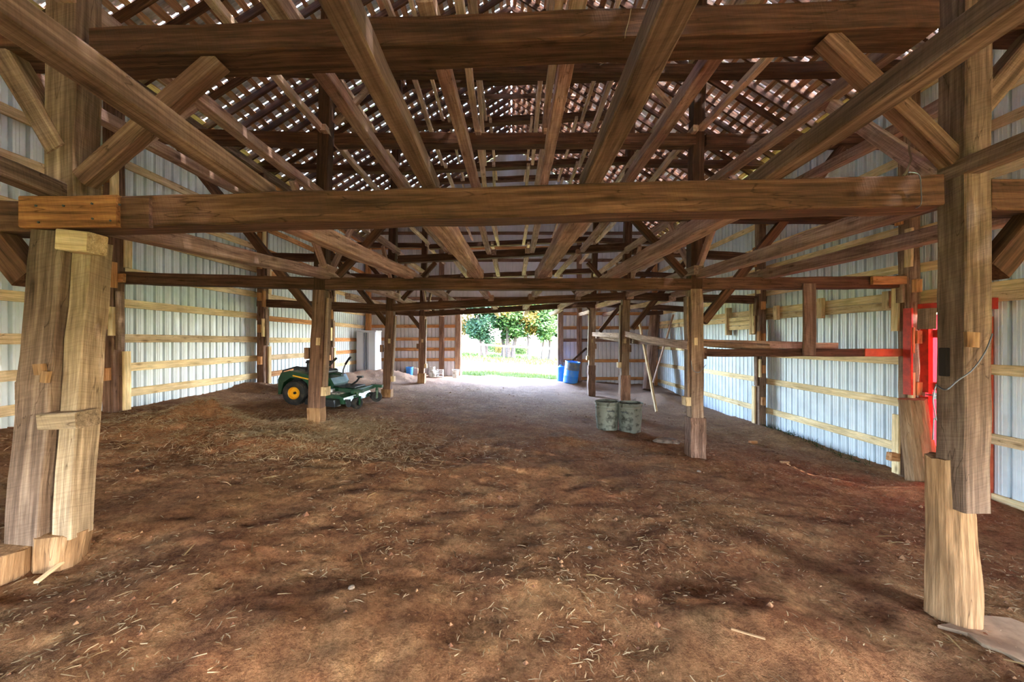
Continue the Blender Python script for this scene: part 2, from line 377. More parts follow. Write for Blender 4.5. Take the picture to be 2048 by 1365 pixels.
# ------------------------------------------------------------------ siding
def panel_profile(width=.92, pitch=.184):
    p = []; n = 5
    for k in range(n):
        x0 = k*pitch
        p += [(x0, 0), (x0+.040, 0), (x0+.044, .005), (x0+.054, .005), (x0+.058, 0), (x0+.078, 0), (x0+.082, .005), (x0+.092, .005), (x0+.096, 0), (x0+.124, 0), (x0+.128, -.055), (x0+.174, -.055), (x0+.178, 0)]
    p.append((n*pitch, 0)); return p
def panel_mesh(name, width, z0, topf, mat, rib=1):
    prof = panel_profile(); s = width/.92; v = []; f = []
    for u, d in prof:
        v.append((u*s, d*rib, z0)); v.append((u*s, d*rib, topf(u*s)))
    for i in range(len(prof)-1): f.append((2*i, 2*i+2, 2*i+3, 2*i+1))
    me = bpy.data.meshes.new(name); me.from_pydata(v, [], f); me.update(); me.materials.append(mat); return me
# side walls: local x runs along world y; recess points outward
def wall_side(name, sgn, ranges, label):
    wl = struct(name, label=label)
    for (a, b, z0) in ranges:
        n = max(1, round((b-a)/.92)); wdt = (b-a)/n; me = panel_mesh('siding_panel', wdt, z0, lambda u: EAVE-.2, M_SIDE)
        for i in range(n):
            o = bpy.data.objects.new('siding_panel', me); C.objects.link(o); o.parent = wl
            if sgn < 0: o.location = (-XW, a+i*wdt+wdt, 0); o.rotation_euler = (0, 0, -PI/2)
            else: o.location = (XW, a+i*wdt, 0); o.rotation_euler = (0, 0, PI/2)
    return wl
DY0, DY1, DZT = 5.24, 6.0, HC+.42
OY1 = -1.3; OZ = HC+.3
wl = wall_side('wall_left', -1, [(YF, YF+.4, -.4), (OY1, YE, -.4)], 'left wall of light grey ribbed steel siding with pine girts')
wr = wall_side('wall_right', 1, [(YF, YF+.4, -1.2), (OY1, DY0, -1.2), (DY1, YE, -1.2)], 'right wall of light grey ribbed steel siding with pine girts')
me = panel_mesh('siding_panel', DY1-DY0, DZT, lambda u: EAVE-.2, M_SIDE)
o = obj('siding_panel', me, None, wr, (XW, DY0, 0)); o.rotation_euler = (0, 0, PI/2)
for s_, W_ in ((-1, wl), (1, wr)):      # added side openings behind the viewpoint to let daylight in, siding only above them
    m_ = panel_mesh('siding_panel', (OY1-YF-.4)/5, OZ, lambda u: EAVE-.2, M_SIDE)
    for i in range(5):
        o = obj('siding_panel', m_, None, W_, (s_*XW, YF+.4+(i+(s_ < 0))*(OY1-YF-.4)/5, 0)); o.rotation_euler = (0, 0, s_*PI/2)
we = struct('wall_back', label='far gable wall of pale ribbed steel around the open doorway')
DX0, DX1, DH = -2.2, 2.03, HC+1.75
n = 14; wd = 13/n
def endpanel(x0, x1, z0, y=YE, par=None, flip=False):
    m = panel_mesh('siding_panel', x1-x0, z0, (lambda u: roofz(x0+u)-.02) if not flip else (lambda u: roofz(x1-u)-.02), M_END)
    o = obj('siding_panel', m, None, par, (x0, y, 0) if not flip else (x1, y, 0))
    if flip: o.rotation_euler = (0, 0, PI)
for a, b, z in [(-6.5, DX0, -.5), (DX0, DX1, DH), (DX1, 6.5, -1)]:
    k = round((b-a)/.92)
    for i in range(k): endpanel(a+(b-a)*i/k, a+(b-a)*(i+1)/k, z, par=we, flip=True)
wf = struct('wall_front', label='near gable wall behind the viewpoint with a wide doorway')
FX = .8; FH = HC+.4
for a, b, z in [(-6.5, -FX, -.5), (-FX, FX, FH), (FX, 6.5, -1)]:
    k = round((b-a)/.92)
    for i in range(k): endpanel(a+(b-a)*i/k, a+(b-a)*(i+1)/k, z, y=YF, par=wf)
portal(((DX0+DX1)/2, YE+.05, (DH-.1)/2+.0), (-PI/2, 0, 0), DX1-DX0, DH+.3)
for s_ in (-1, 1): portal((s_*(XW+.03), (YF+.4+OY1)/2, OZ/2-.2), (0, s_*PI/2, 0), OZ+.6, OY1-YF-.4)
portal((0, YF-.05, FH/2-.1), (PI/2, 0, 0), 2*FX, FH+.4)

# ------------------------------------------------------------------ roof
ceil = struct('ceiling', label='gable roof of rafters, laths and galvanised sheets')
RL = math.hypot(XW+.35, SL*(XW+.35)); ang = math.atan(SL)
raft_me = timber_mesh('rafter', RL-.05, .05, .13, W_RAFT, wob=.004, seg=.9, cham=.003)
y = YF+.1; YR = []
while y < YE: YR.append(y); y += .4575
for s in (-1, 1):
    for yy in YR:
        o = obj('rafter', raft_me, None, ceil, (0, yy, RIDGE-.10))
        d = Vector((s*math.cos(ang), R.uniform(-.006, .006), -math.sin(ang))).normalized(); zz = Vector((s*math.sin(ang), 0, math.cos(ang)))
        yv = zz.cross(d).normalized(); zz = d.cross(yv)
        o.matrix_local = Matrix.Translation((0, yy, RIDGE-.10)) @ Matrix((d, yv, zz)).transposed().to_4x4()
bm = [timber_mesh('lath', 5.5, wv, .026, W_BATT, wob=.003, seg=1.1, cham=.002, seed=i) for i, wv in enumerate((.1, .13, .085, .12))]
for s in (-1, 1):
    t = .1; k = 0
    while t < RL-.05:
        for j in range(4):
            ln = 5.5; y0 = YF+j*5.49
            xx = s*math.cos(ang)*t; zc = RIDGE-math.sin(ang)*t-.10+.065/math.cos(ang)+.016
            o = obj('lath', bm[R.randrange(4)], None, ceil)
            yv = Vector((s*math.cos(ang), 0, -math.sin(ang))); dv = Vector((0, 1, 0)); zz = dv.cross(yv)
            o.matrix_local = Matrix.Translation((xx, y0, zc)) @ Matrix((dv, yv, zz)).transposed().to_4x4()
        t += .225+R.uniform(-.03, .03); k += 1
# corrugated sheets (profile along y)
sw = .4575; nsh = int((YE-YF+.4)/sw)+2
prof = [(i*(sw-.0075)/22, .007*math.sin(2*PI*i/3.27)) for i in range(23)]
g = G()
for u, d in prof: g.v.append((0, u, d)); g.v.append((RL+.05, u, d))
for i in range(len(prof)-1): g.f.append((2*i, 2*i+2, 2*i+3, 2*i+1))
sh_me = bpy.data.meshes.new('roof_sheet'); sh_me.from_pydata(g.v, [], g.f); sh_me.materials.append(M_ROOF)
for s in (-1, 1):
    for i in range(nsh):
        d = Vector((s*math.cos(ang), 0, -math.sin(ang))); yv = Vector((0, 1, 0)); zz = d.cross(yv)
        o = obj('roof_sheet', sh_me, None, ceil)
        o.matrix_local = Matrix.Translation((s*.008, YF+(.06 if s < 0 else .05)-.4575+i*sw, RIDGE-.10+.065/math.cos(ang)+.042)) @ Matrix((d, yv, zz)).transposed().to_4x4()

# ------------------------------------------------------------------ girts and wall framing
def girt(par, side, y0, y1, dz, h, mat, proud=0):
    x = side*(XW-.022-proud)
    return timber('girt', (x, y0, HC+dz), (x, y1, HC+dz+R.uniform(-.015, .015)), .04, h, mat, parent=par, wob=.003, seg=1.2, cham=.003)
Lg = [-.9, -.45, .02, .6, 1.15, 1.78, 2.35, 2.95, 3.6, 4.2]
Rg = [-1.79, -1.04, -.34, .66, 1.19, 1.83, 2.35, 3.0, 3.6, 4.2]
RgN = [-2.12, -1.32, -.4, .65, 1.12, 1.75, 2.27, 2.89, 3.34, 4.0]
bays = [(YF, -1.19), (-1.19, 2.47), (2.47, 6.13), (6.13, 9.79), (9.79, 13.45), (13.45, 17.05)]
for bi, (a, b) in enumerate(bays):
    if bi == 0: continue
    if bi == 1: a = BZ[0]
    for k, dz in enumerate(Lg):
        mt = W_NEW if R.random() < .72 else W_GIRT
        if bi >= 4 and R.random() < .4: mt = W_ORANGE
        girt(wl, -1, a+.02, b-.02, dz+R.uniform(-.02, .02), .14, mt)
    for k, dz in enumerate(RgN if bi <= 2 else Rg):
        mt = W_NEW if R.random() < .72 else W_GIRT
        if bi <= 2 and -2 < dz < .4:     # interrupted by the red door
            girt(wr, 1, a+.02, min(b, DY0)-.02, dz, .14, mt)
            continue
        if k == 3: girt(wr, 1, a+.02, b-.02, dz+.07, .14, mt); girt(wr, 1, a+.02, b-.02, dz-.075, .14, W_GIRT)
        else: girt(wr, 1, a+.02, b-.02, dz+R.uniform(-.015, .015), .14, mt)
# far wall girts
for x0, x1, zz in [(-6.45, -2.25, [(.62, W_ORANGE), (.055, W_ORANGE), (-.4, W_ORANGE), (-.86, W_ORANGE), (1.2, W_RED)]), (2.08, 6.45, [(1.18, W_ORANGE), (.55, W_ORANGE), (0, W_RED), (-.91, W_ORANGE), (-1.7, W_ORANGE)]),
                   (-6.45, 6.45, [(1.85, W_RED), (2.5, W_ORANGE), (3.55, W_RED), (4.1, W_ORANGE), (4.75, W_RED)])]:
    for dz, mt in zz: timber('girt', (x0, YE-.03, HC+dz), (x1, YE-.03, HC+dz), .04, .14, mt, parent=we, wob=.003, seg=1.5)
timber('girt', (-4.2, YE-.03, HC+5.6), (4.2, YE-.03, HC+5.6), .04, .14, W_RED, parent=we, wob=.003, seg=1.5)
timber('girt', (-2.6, YE-.03, HC+6.6), (2.6, YE-.03, HC+6.6), .04, .14, W_RED, parent=we, wob=.003, seg=1.5)
side_w = {-1: 'left', 1: 'right'}; bent_w = {0: 'behind viewpoint', 1: 'nearest', 2: 'second', 3: 'third', 4: 'fourth'}
# far wall posts and door jambs
for x, wd_, mt, lb in [(-3.07, .2, W_RED, 'reddish end-wall post left of the far doorway'), (2.98, .2, W_RED, 'reddish end-wall post right of the far doorway')]:
    timber('wall_post', (x, YE-.16, ground(x, YE-.2)-.2), (x, YE-.16, roofz(x)-.15), wd_, .18, mt, lb, 'post')
d1 = struct('door_1', label='open far doorway with rough timber jambs')
for x in (-2.36, 2.16): timber('door_jamb', (x, YE-.12, ground(x, YE)-.3), (x, YE-.12, DH+.1), .24, .1, W_OLD, parent=d1)
timber('door_header', (-2.5, YE-.1, DH), (2.3, YE-.1, DH), .06, .16, W_RED, parent=d1)
for s in (-1, 1):
    timber('wall_post', (s*6.3, YE-.15, ground(s*6.3, 16.9)-.2), (s*6.3, YE-.15, EAVE-.1), .2, .2, W_ORANGE, 'orange-brown corner post at the %s end of the far wall' % side_w[s], 'post')
# plates at the eaves
for s in (-1, 1):
    timber('wall_plate', (s*(XW-.14), YF+.1, EAVE-.2), (s*(XW-.14), YE-.05, EAVE-.2), .16, .16, W_OLD, 'long weathered plate timber under the %s eave' % side_w[s], 'beam', seg=.6)
# wall posts at each bent with their scabs and blocks
def wall_post(i, s):
    y = BZ[i]; x = s*(XW-.17); gb = ground(s*6.2, y); t = thing('wall_post', '%s wall post patched with pale scab boards, in line with the %s frame' % (side_w[s], bent_w[i]), 'post', (x, y, gb))
    log('post_log' if i % 2 else 'post_timber', (x, y, gb-.15), (x-.0, y, gb+2.2), .11, .1, W_RED if i < 4 else W_ORANGE, parent=t, seed=i+s*3, rough=.04, n=12) if False else timber('post_timber', (x, y, gb-.15), (x, y, EAVE-.28), .17, .19, W_OLD if s > 0 else W_RED, parent=t)
    zz = gb+.02
    k = 0
    for (a, b, mt, dx, dy) in [(.0, .95, W_NEW, -.11, .1), (.98, 1.9, W_OLD, -.13, -.03), (1.2, 1.65, W_NEW, -.1, -.12), (1.95, 2.35, W_ORANGE, -.11, -.12), (2.3, 3.1, W_NEW, -.11, .11), (2.75, 3.2, W_OLD, -.12, .02), (3.3, 3.9, W_NEW, -.11, -.1), (4.0, 4.5, W_ORANGE, -.11, .05)]:
        timber('scab_board', (x+s*dx, y+dy, zz+a), (x+s*dx, y+dy+R.uniform(-.01, .01), zz+b), .04, .12, mt, parent=t, wob=.003)
    for q in (.5, 1.3, 2.1, 2.9, 3.6): timber('nailing_block', (x-s*.02, y-.14, zz+q), (x-s*.02, y-.14, zz+q+.2), .09, .09, W_ORANGE, parent=t, wob=.003)
for i in (1, 2, 3, 4):
    for s in (-1, 1):
        wall_post(i, s)

# ------------------------------------------------------------------ bents
def polybeam(name, pts, Z, w, h, mat, labels, cat='beam', **k):
    for i in range(len(pts)-1):
        a, b = P(*pts[i], Z), P(*pts[i+1], Z); a.y += h*.0; timber(name, a, b, w, h, mat, labels[i], cat, **k)
def tie(i, lvl, segs, h=.185, w=.19, mat=W_BEAM):
    Z = BZ[i]; lv = {1: 'lowest', 2: 'second-level', 3: 'third-level', 4: 'fourth-level', 5: 'fifth-level', 6: 'topmost', 7: 'collar'}[lvl]
    names = {'L': 'across the left aisle', 'M': 'between the two nave posts', 'R': 'across the right aisle'}
    for part, a, b in segs:
        p0, p1 = P(*a, Z), P(*b, Z); yo = w/2 if part == 'M' else w/2+.012
        p0.y = p1.y = Z+yo
        timber('tie_beam', p0, p1, w, h, mat, 'dark brown %s tie beam of the %s frame %s' % (lv, bent_w[i], names[part]), 'beam')
# nearest frame
tie(1, 1, [('M', (70, 427), (1887, 379)), ('L', (-1010, 415), (60, 432)), ('R', (1990, 385), (3052, 395))], h=.2)
tie(1, 2, [('M', (176, 82), (1880, 22)), ('L', (-1010, 60), (75, 66)), ('R', (1990, 10), (3052, 20))], h=.19, w=.24)
tie(1, 3, [('M', (150, -290), (1880, -300))])
tie(2, 1, [('M', (650, 567), (1385, 568)), ('L', (215, 554), (628, 566)), ('R', (1406, 567), (1835, 563))])
tie(2, 2, [('M', (660, 432), (1388, 424)), ('L', (215, 430), (645, 436)), ('R', (1412, 428), (1835, 432))])
tie(2, 3, [('M', (668, 276), (1392, 277)), ('L', (210, 262), (646, 275)), ('R', (1414, 278), (1825, 276))])
tie(2, 4, [('M', (668, 133), (1395, 137)), ('L', (230, 120), (648, 131)), ('R', (1418, 134), (1833, 129))], h=.17)
tie(3, 1, [('M', (785, 615), (1247, 592)), ('L', (513, 606), (772, 616)), ('R', (1260, 592), (1534, 600))], h=.19)
tie(3, 2, [('M', (795, 519), (1255, 493)), ('L', (513, 512), (780, 517)), ('R', (1268, 499), (1534, 515))])
tie(3, 3, [('M', (795, 432), (1255, 425)), ('L', (513, 425), (780, 430)), ('R', (1268, 430), (1534, 432))])
tie(3, 4, [('M', (797, 338), (1258, 318)), ('L', (513, 331), (783, 337)), ('R', (1270, 323), (1530, 326))], h=.15)
tie(3, 5, [('M', (797, 250), (1258, 224))], h=.16)
tie(3, 6, [('M', (812, 164), (1240, 150))], h=.13)
tie(3, 7, [('M', (880, 118), (1160, 95))], h=.12)
tie(4, 1, [('M', (850, 628), (1184, 609)), ('L', (653, 617), (838, 627)), ('R', (1195, 607), (1393, 620))])
tie(4, 2, [('M', (856, 556), (1188, 541)), ('L', (653, 550), (843, 555)), ('R', (1199, 545), (1393, 552))], h=.16)
tie(4, 3, [('M', (858, 493), (1190, 477)), ('L', (653, 488), (846, 491)), ('R', (1201, 480), (1393, 484))], h=.16)
tie(4, 4, [('M', (858, 432), (1190, 428))], h=.16)
tie(4, 5, [('M', (858, 362), (1190, 350))], h=.15)
tie(4, 6, [('M', (880, 302), (1165, 298))], h=.15)
p = timber('collar_tie', P(900, 196, 11.7), P(1150, 190, 11.7), .05, .14, W_RED, 'reddish collar tie under the ridge between third and fourth frames', 'beam')
# frame behind the viewpoint
for s in (-1, 1):
    timber('post', (s*2.95, BZ[0]-.1, ground(s*2.95, -1.2)-.1), (s*2.95, BZ[0]-.1, roofz(2.95)-.2), .2, .2, W_OLD, '%s post of the frame behind the viewpoint' % side_w[s], 'post')
timber('tie_beam', (-6.3, BZ[0]-.1, HC+.9), (6.3, BZ[0]-.1, HC+.9), .2, .2, W_BEAM, 'tie beam of the frame behind the viewpoint', 'beam')

# posts: (bent, side, lower bottom px, lower top px, upper bottom px, upper top px at that Z)
PW = {1: .2, 2: .2, 3: .2, 4: .2}
POSTS = {(2, -1): ((627, 818), (637, 580), (648, 556), (657, 110)), (2, 1): ((1396, 838), (1394, 578), (1401, 556), (1406, 70)),
         (3, -1): ((772, 780), (779, 622), (785, 606), (795, 170)), (3, 1): ((1251, 752), (1253, 601), (1260, 586), (1266, 170)),
         (4, -1): ((842, 748), (844, 632), (849, 622), (854, 305)), (4, 1): ((1184, 732), (1187, 616), (1192, 604), (1198, 305))}
for (i, s), (a, b, c, d) in POSTS.items():
    Z = BZ[i]; w_ = .195; yo = w_/2
    lab = '%s nave post of the %s frame' % (side_w[s], bent_w[i])
    t = thing('post', 'weathered brown square '+lab+', on a pale spliced foot', 'post', (0, 0, 0))
    pa, pb, pc = P(*a, Z), P(*b, Z), P(*c, Z); pd = P(*d, Z); pd.z = roofz(pd.x)-.17
    for q in (pa, pb, pc, pd): q.y = Z+yo
    t.location = (pa.x, pa.y, ground(pa.x, pa.y)); 
    timber('lower_post', pa, pb, w_, w_, W_OLD if s > 0 else W_RED, parent=t, seg=.25)
    timber('upper_post', pb, pd, w_*.95, w_*.95, W_BEAM, parent=t, seg=.4)
    foot = Vector((pa.x+(pa.x-pb.x)*.15, pa.y, ground(pa.x, pa.y)-.1)); 
    timber('foot', foot, pa+Vector((0, 0, .01)), .2 if i == 2 and s < 0 else .25, .23, W_RED if s > 0 else W_LOG, parent=t, seg=.12, wob=.01)
    # scab boards and blocks nailed on the nave side
    xin = lambda z: pa.x+(pb.x-pa.x)*(z-pa.z)/(pb.z-pa.z)-s*(w_/2+.022)
    z0 = pa.z+.25; z1 = pb.z-.12
    timber('side_board', (xin(z0), Z+.11, z0), (xin(z1), Z+.11, z1), .04, .13, W_OLD, parent=t, wob=.004)
    zb = pa.z+.2; timber('side_block', (xin(zb)-s*.02, Z+.09, zb), (xin(zb)-s*.02, Z+.09, zb+.14), .09, .16, W_GIRT, parent=t, wob=.004)
    zb = HC+.02; timber('peg_block', (pa.x+(pb.x-pa.x)*.6-s*.03, Z-.012, zb-.1), (pa.x+(pb.x-pa.x)*.6-s*.03, Z-.012, zb+.02), .06, .03, W_GIRT, parent=t, wob=.004)
    zb = HC-.2; timber('outer_block', (pa.x+s*(w_/2+.03), Z+.08, zb-.1), (pa.x+s*(w_/2+.03), Z+.08, zb+.08), .07, .12, W_RED, parent=t, wob=.004)
# nearest left post
Z1 = BZ[1]
t = thing('post', 'huge leaning rough-sawn post nearest on the left, on wooden stump blocks', 'post', (-3.15, Z1+.1, ground(-3.15, Z1)))
def Pf(px, py, Z, dy): v = P(px, py, Z); v.y += dy; return v
timber('lower_post', Pf(37, 1092, Z1, .09), Pf(90, 460, Z1, .09), .225, .17, W_POST, parent=t, wob=.005, seg=.2)
timber('upper_post', Pf(104, 462, Z1, .12), Pf(112, -600, Z1, .12), .2, .17, W_OLD, parent=t, wob=.005, seg=.3)
timber('lit_side_face', Pf(103, 1088, Z1, .12), Pf(146, 475, Z1, .12), .125, .15, W_TAN, parent=t, wob=.005, seg=.2)  # lit nave side of the post, its brightness put into paler wood
timber('top_block', Pf(140, 486, Z1, -.02), Pf(195, 490, Z1, .0), .14, .13, W_GIRT, parent=t, wob=.008)
timber('side_block', Pf(92, 843, Z1, .02), Pf(164, 838, Z1, .03), .15, .105, W_TAN, parent=t, wob=.007)
timber('outer_block', Pf(14, 785, Z1, .1), Pf(40, 785, Z1, .1), .12, .13, W_OLD, parent=t, wob=.006)
timber('peg', Pf(85, 750, Z1, -.012), Pf(84, 728, Z1, -.012), .06, .035, W_LOG, parent=t, wob=.004)
timber('peg', Pf(94, 765, Z1, -.01), Pf(97, 742, Z1, -.01), .05, .03, W_LOG, parent=t, wob=.004)
jp = tag(timber('joint_plate', Pf(58, 428, Z1, -.03), Pf(250, 427, Z1, -.03), .045, .2, W_PLATE, wob=.004), 'orange-brown knotty plank nailed over the left end of the nearest low tie beam', 'plank')
for px_, py_ in ((73, 412), (78, 445), (128, 412), (185, 408), (186, 438), (240, 410), (222, 442)):
    g = G(); g.cyl((0, 0, 0), (0, -.006, 0), .007, 8); q_ = obj('nail', g, M_ENG, jp); q_.matrix_local = jp.matrix_world.inverted() @ Matrix.Translation(Pf(px_, py_, Z1-.052, 0))
timber('joint_plate', Pf(250, 428, Z1, -.012), Pf(305, 427, Z1, -.012), .03, .196, W_BEAM, 'short dark plank beside the orange joint plank on the nearest tie beam', 'plank', wob=.003)
gz = ground(-3.2, Z1+.1)
log('stump_block', (-3.26, Z1-.02, gz-.12), (-3.23, Z1-.02, HC+(VY-1093)/F*Z1), .15, .14, W_LOG, 'split wooden stump block under the nearest left post, outer one', 'block', seed=5, rough=.08)
log('stump_block', (-3.06, Z1+.14, gz-.12), (-3.02, Z1+.14, HC+(VY-1078)/F*Z1), .125, .135, W_LOG, 'tan wooden stump block under the nearest left post, inner one', 'block', seed=8, rough=.1)
# nearest right post
t = thing('post', 'huge rough-sawn post nearest on the right, standing on a bare log', 'post', (3.02, Z1+.09, ground(3.02, Z1)))
timber('front_timber', Pf(1957, 1028, Z1, .085), Pf(1960, -600, Z1, .085), .175, .17, W_POST, parent=t, wob=.004, seg=.3)
timber('mortise_post', Pf(1988, 1000, Z1, .2), Pf(1990, 380, Z1, .2), .2, .1, W_OLD, parent=t, wob=.004, seg=.3)
log('log_foot', (3.0, Z1+.15, ground(3, Z1+.1)-.15), (2.975, Z1+.15, HC+(VY-930)/F*Z1), .128, .108, W_LOG, parent=t, seed=11, rough=.07, n=22)
timber('outer_block', Pf(1985, 780, Z1, .15), Pf(2016, 780, Z1, .15), .08, .11, W_OLD, parent=t, wob=.005)
timber('peg_block', Pf(1938, 695, Z1, -.012), Pf(1940, 665, Z1, -.012), .08, .035, W_LOG, parent=t, wob=.004)
timber('side_block', Pf(1872, 658, Z1+.12, .06), Pf(1872, 616, Z1+.12, .06), .05, .09, W_OLD, parent=t, wob=.004)
# the dark mortise slot in the nave face of that post: a solid box, the slot's shade painted as near-black colour
xm = (1930-VX)/F*Z1-.012
g = G()
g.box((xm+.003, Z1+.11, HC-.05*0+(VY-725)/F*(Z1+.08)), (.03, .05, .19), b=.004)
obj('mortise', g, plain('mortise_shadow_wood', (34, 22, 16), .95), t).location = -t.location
# wires on that post
def curve_wire(pts, r, mat, label, cat='wire'):
    g = G(); v = [Vector(p) for p in pts]; q = []
    for i in range(len(v)-1):
        p0 = v[max(i-1, 0)]; p1 = v[i]; p2 = v[i+1]; p3 = v[min(i+2, len(v)-1)]
        for k in range(6):
            u = k/6; q.append(.5*((2*p1)+(p2-p0)*u+(2*p0-5*p1+4*p2-p3)*u*u+(3*p1-p0-3*p2+p3)*u**3))
    q.append(v[-1]); g.tube(q, r, 6)
    return tag(obj('wire', g, mat, smooth=True), label, cat)
curve_wire([P(1985, 668, Z1-.02), P(1970, 705, Z1-.03), P(1945, 740, Z1-.03), P(1915, 762, Z1-.03), P(1892, 780, Z1-.02), P(1872, 770, Z1+.12)], .0045, M_WIRE, 'grey wire looped across the nearest right post')
curve_wire([P(1872, 770, Z1+.1), P(1866, 800, Z1+.1), P(1872, 840, Z1+.1), P(1868, 838, Z1+.1), P(1866, 880, Z1+.1)], .004, M_WIRE, 'frayed white cord hanging on the nave side of the nearest right post', 'cord')
curve_wire([P(1820, 283, Z1+.3), P(1818, 300, Z1+.3), P(1822, 318, Z1+.3), P(1816, 335, Z1+.3), P(1812, 345, Z1+.14), P(1806, 352, Z1+.1)], .007, M_TWINE, 'knotted twine hanging above the right end of the nearest tie beam', 'twine')
curve_wire([P(1817, 345, Z1-.02), P(1838, 350, Z1-.02), P(1842, 380, Z1-.02), P(1840, 412, Z1-.02), P(1815, 418, Z1+.2)], .003, M_WIRE, 'thin wire wrapped round the right end of the nearest tie beam')
curve_wire([P(1382, 722, 6.1), P(1386, 740, 6.1), P(1398, 745, 6.1), P(1412, 730, 6.1)], .005, M_WIRE, 'loop of thin wire on the right post of the second frame')
curve_wire([P(1262, 18, Z1-.01), P(1258, 40, Z1-.01), P(1250, 70, Z1-.01), P(1247, 100, Z1+.2), P(1200, 130, Z1+.6)], .003, M_TWINE, 'thin twine strand hanging from the nearest second-level tie beam', 'twine')

# ------------------------------------------------------------------ braces
def brace(p0, p1, w, h, label, mat=W_BEAM): return timber('brace', p0, p1, w, h, mat, label, 'brace', wob=.004)
Zf = Z1+.08
brace(P(170, 362, Zf), P(440, 122, Zf), .095, .12, 'stout brown diagonal brace from nearest left post up to the second-level tie beam', W_RED)
brace(P(1905, 320, Zf), P(1648, 76, Zf), .095, .12, 'stout brown diagonal brace from nearest right post up to the second-level tie beam', W_RED)
brace(P(130, 305, Zf), P(-80, -50, Zf), .12, .13, 'brace rising left from the nearest left post above the low tie beam', W_OLD)
brace(P(62, 560, Zf), P(-120, 330, Zf), .13, .15, 'brace rising left from the nearest left post below the low tie beam')
brace(P(1925, 250, Zf), P(2200, -80, Zf), .12, .13, 'brace rising right from the nearest right post above the low tie beam', W_OLD)
brace(P(1978, 545, Zf), P(2160, 325, Zf), .13, .15, 'brace rising right from the nearest right post below the low tie beam')
for i in (2, 3, 4):
    Zb = BZ[i]+.1
    for s in (-1, 1):
        k = '%s side, %s frame' % (side_w[s], bent_w[i])
        brace((s*3.1, Zb, HC+.3), (s*5.35, Zb, HC+3.12), .1, .13, 'long dark diagonal brace crossing the aisle tie beams, '+k)
        brace((s*2.8, Zb, HC+1.05), (s*1.95, Zb, HC+2.0), .09, .11, 'short nave knee brace above the low tie beam, '+k)
        if i < 4: brace((s*2.85, Zb, HC+3.5), (s*2.2, Zb, HC+4.2), .07, .09, 'high nave knee brace below the fourth-level tie beam, '+k, W_RAIL)
for i in (1, 2, 3, 4):
    for s in (-1, 1):
        for q, wd_ in ((-1, 'towards the viewer'), (1, 'towards the far wall')):
            if i == 1 and q < 0: continue
            y0 = BZ[i]+.1
            brace((s*2.97, y0+q*.1, HC+1.12), (s*2.97, y0+q*1.0, HC+2.18), .07, .1, 'slim lengthwise brace rising %s from the %s post, %s frame' % (wd_, side_w[s], bent_w[i]), W_RAIL)

# ------------------------------------------------------------------ lengthwise tier rails
TZ = {1: 1.12, 2: 2.27, 3: 3.37, 4: 4.47, 5: 5.62}
TN = {1: 'lowest', 2: 'second', 3: 'third', 4: 'fourth', 5: 'fifth'}
BN = {0: 'nearest bay', 1: 'bay between nearest and second frames', 2: 'bay between second and third frames', 3: 'bay between third and fourth frames', 4: 'bay before the far wall'}
XN = {-4.1: 'over the left aisle', -2.97: 'on the left post line', -1.72: 'left of nave centre', -.6: 'just left of centre', .56: 'just right of centre', 1.72: 'right of nave centre', 2.97: 'on the right post line', 4.1: 'over the right aisle'}
for b in range(5):
    for tr in (1, 2, 3, 4, 5):
        if b == 0 and tr > 1: continue
        if b == 1 and tr > 4: continue
        for x in XN:
            if abs(x) > 4 and tr > 2: continue
            if b == 0 and abs(x) > 4: continue
            if b in (1, 2) and tr == 1 and x < -4: continue
            wv = {1: .15, 2: .115, 3: .09, 4: .08, 5: .07}[tr]*R.uniform(.9, 1.1); hv = {1: .14, 2: .12, 3: .1, 4: .09, 5: .08}[tr]
            if tr == 1 and b == 0: wv = .09 if x == -.6 else .115; hv = .11
            jx0, jx1 = R.uniform(-.09, .09), R.uniform(-.09, .09)
            if b == 0 or tr == 1: jx0 *= .4; jx1 *= .4
            z0 = HC+TZ[tr]+R.uniform(-.03, .03)-(.02 if b > 0 else 0); z1 = HC+TZ[tr]+R.uniform(-.03, .03)+(.03 if b >= 1 and x > 0 else 0)
            bt = lambda q: HC+(VY-(427-48*(VX+q/2.47*F-70)/1817))/F*2.47+.1
            if b == 0: z0 = HC+1.3; z1 = bt(x)+hv/2-.01
            if tr == 1 and b == 1: z0 = bt(x)-hv/2-.01; z1 = HC+1.06
            y0, y1 = BZ[b]-.1, BZ[b+1]+.12
            if b == 4: y1 = YE-.05
            if b == 0: y1 = BZ[1]+.15
            if b == 1: y0 = BZ[1]+(.21 if tr == 1 else 0)
            xx = x+(.13 if b % 2 else 0)*(1 if x < 0 else -1)*(0 if abs(x) > 2.5 else 1)*.6
            if b == 0: xx = {-4.1: -4.1, -2.97: -2.93, -1.72: -1.66, -.6: -.56, .56: .55, 1.72: 1.69, 2.97: 2.93, 4.1: 4.1}[x]
            mt = W_RAIL if tr <= 2 else W_UP
            if b == 0: mt = W_DARKOLD
            timber('tier_rail', (xx+jx0, y0, z0), (xx+jx1, y1, z1), wv, hv, mt, '%s-tier lengthwise rail %s, %s' % (TN[tr], XN[x], BN[b]), 'rail', wob=.006, seg=.35, bow=-R.uniform(0, .04))
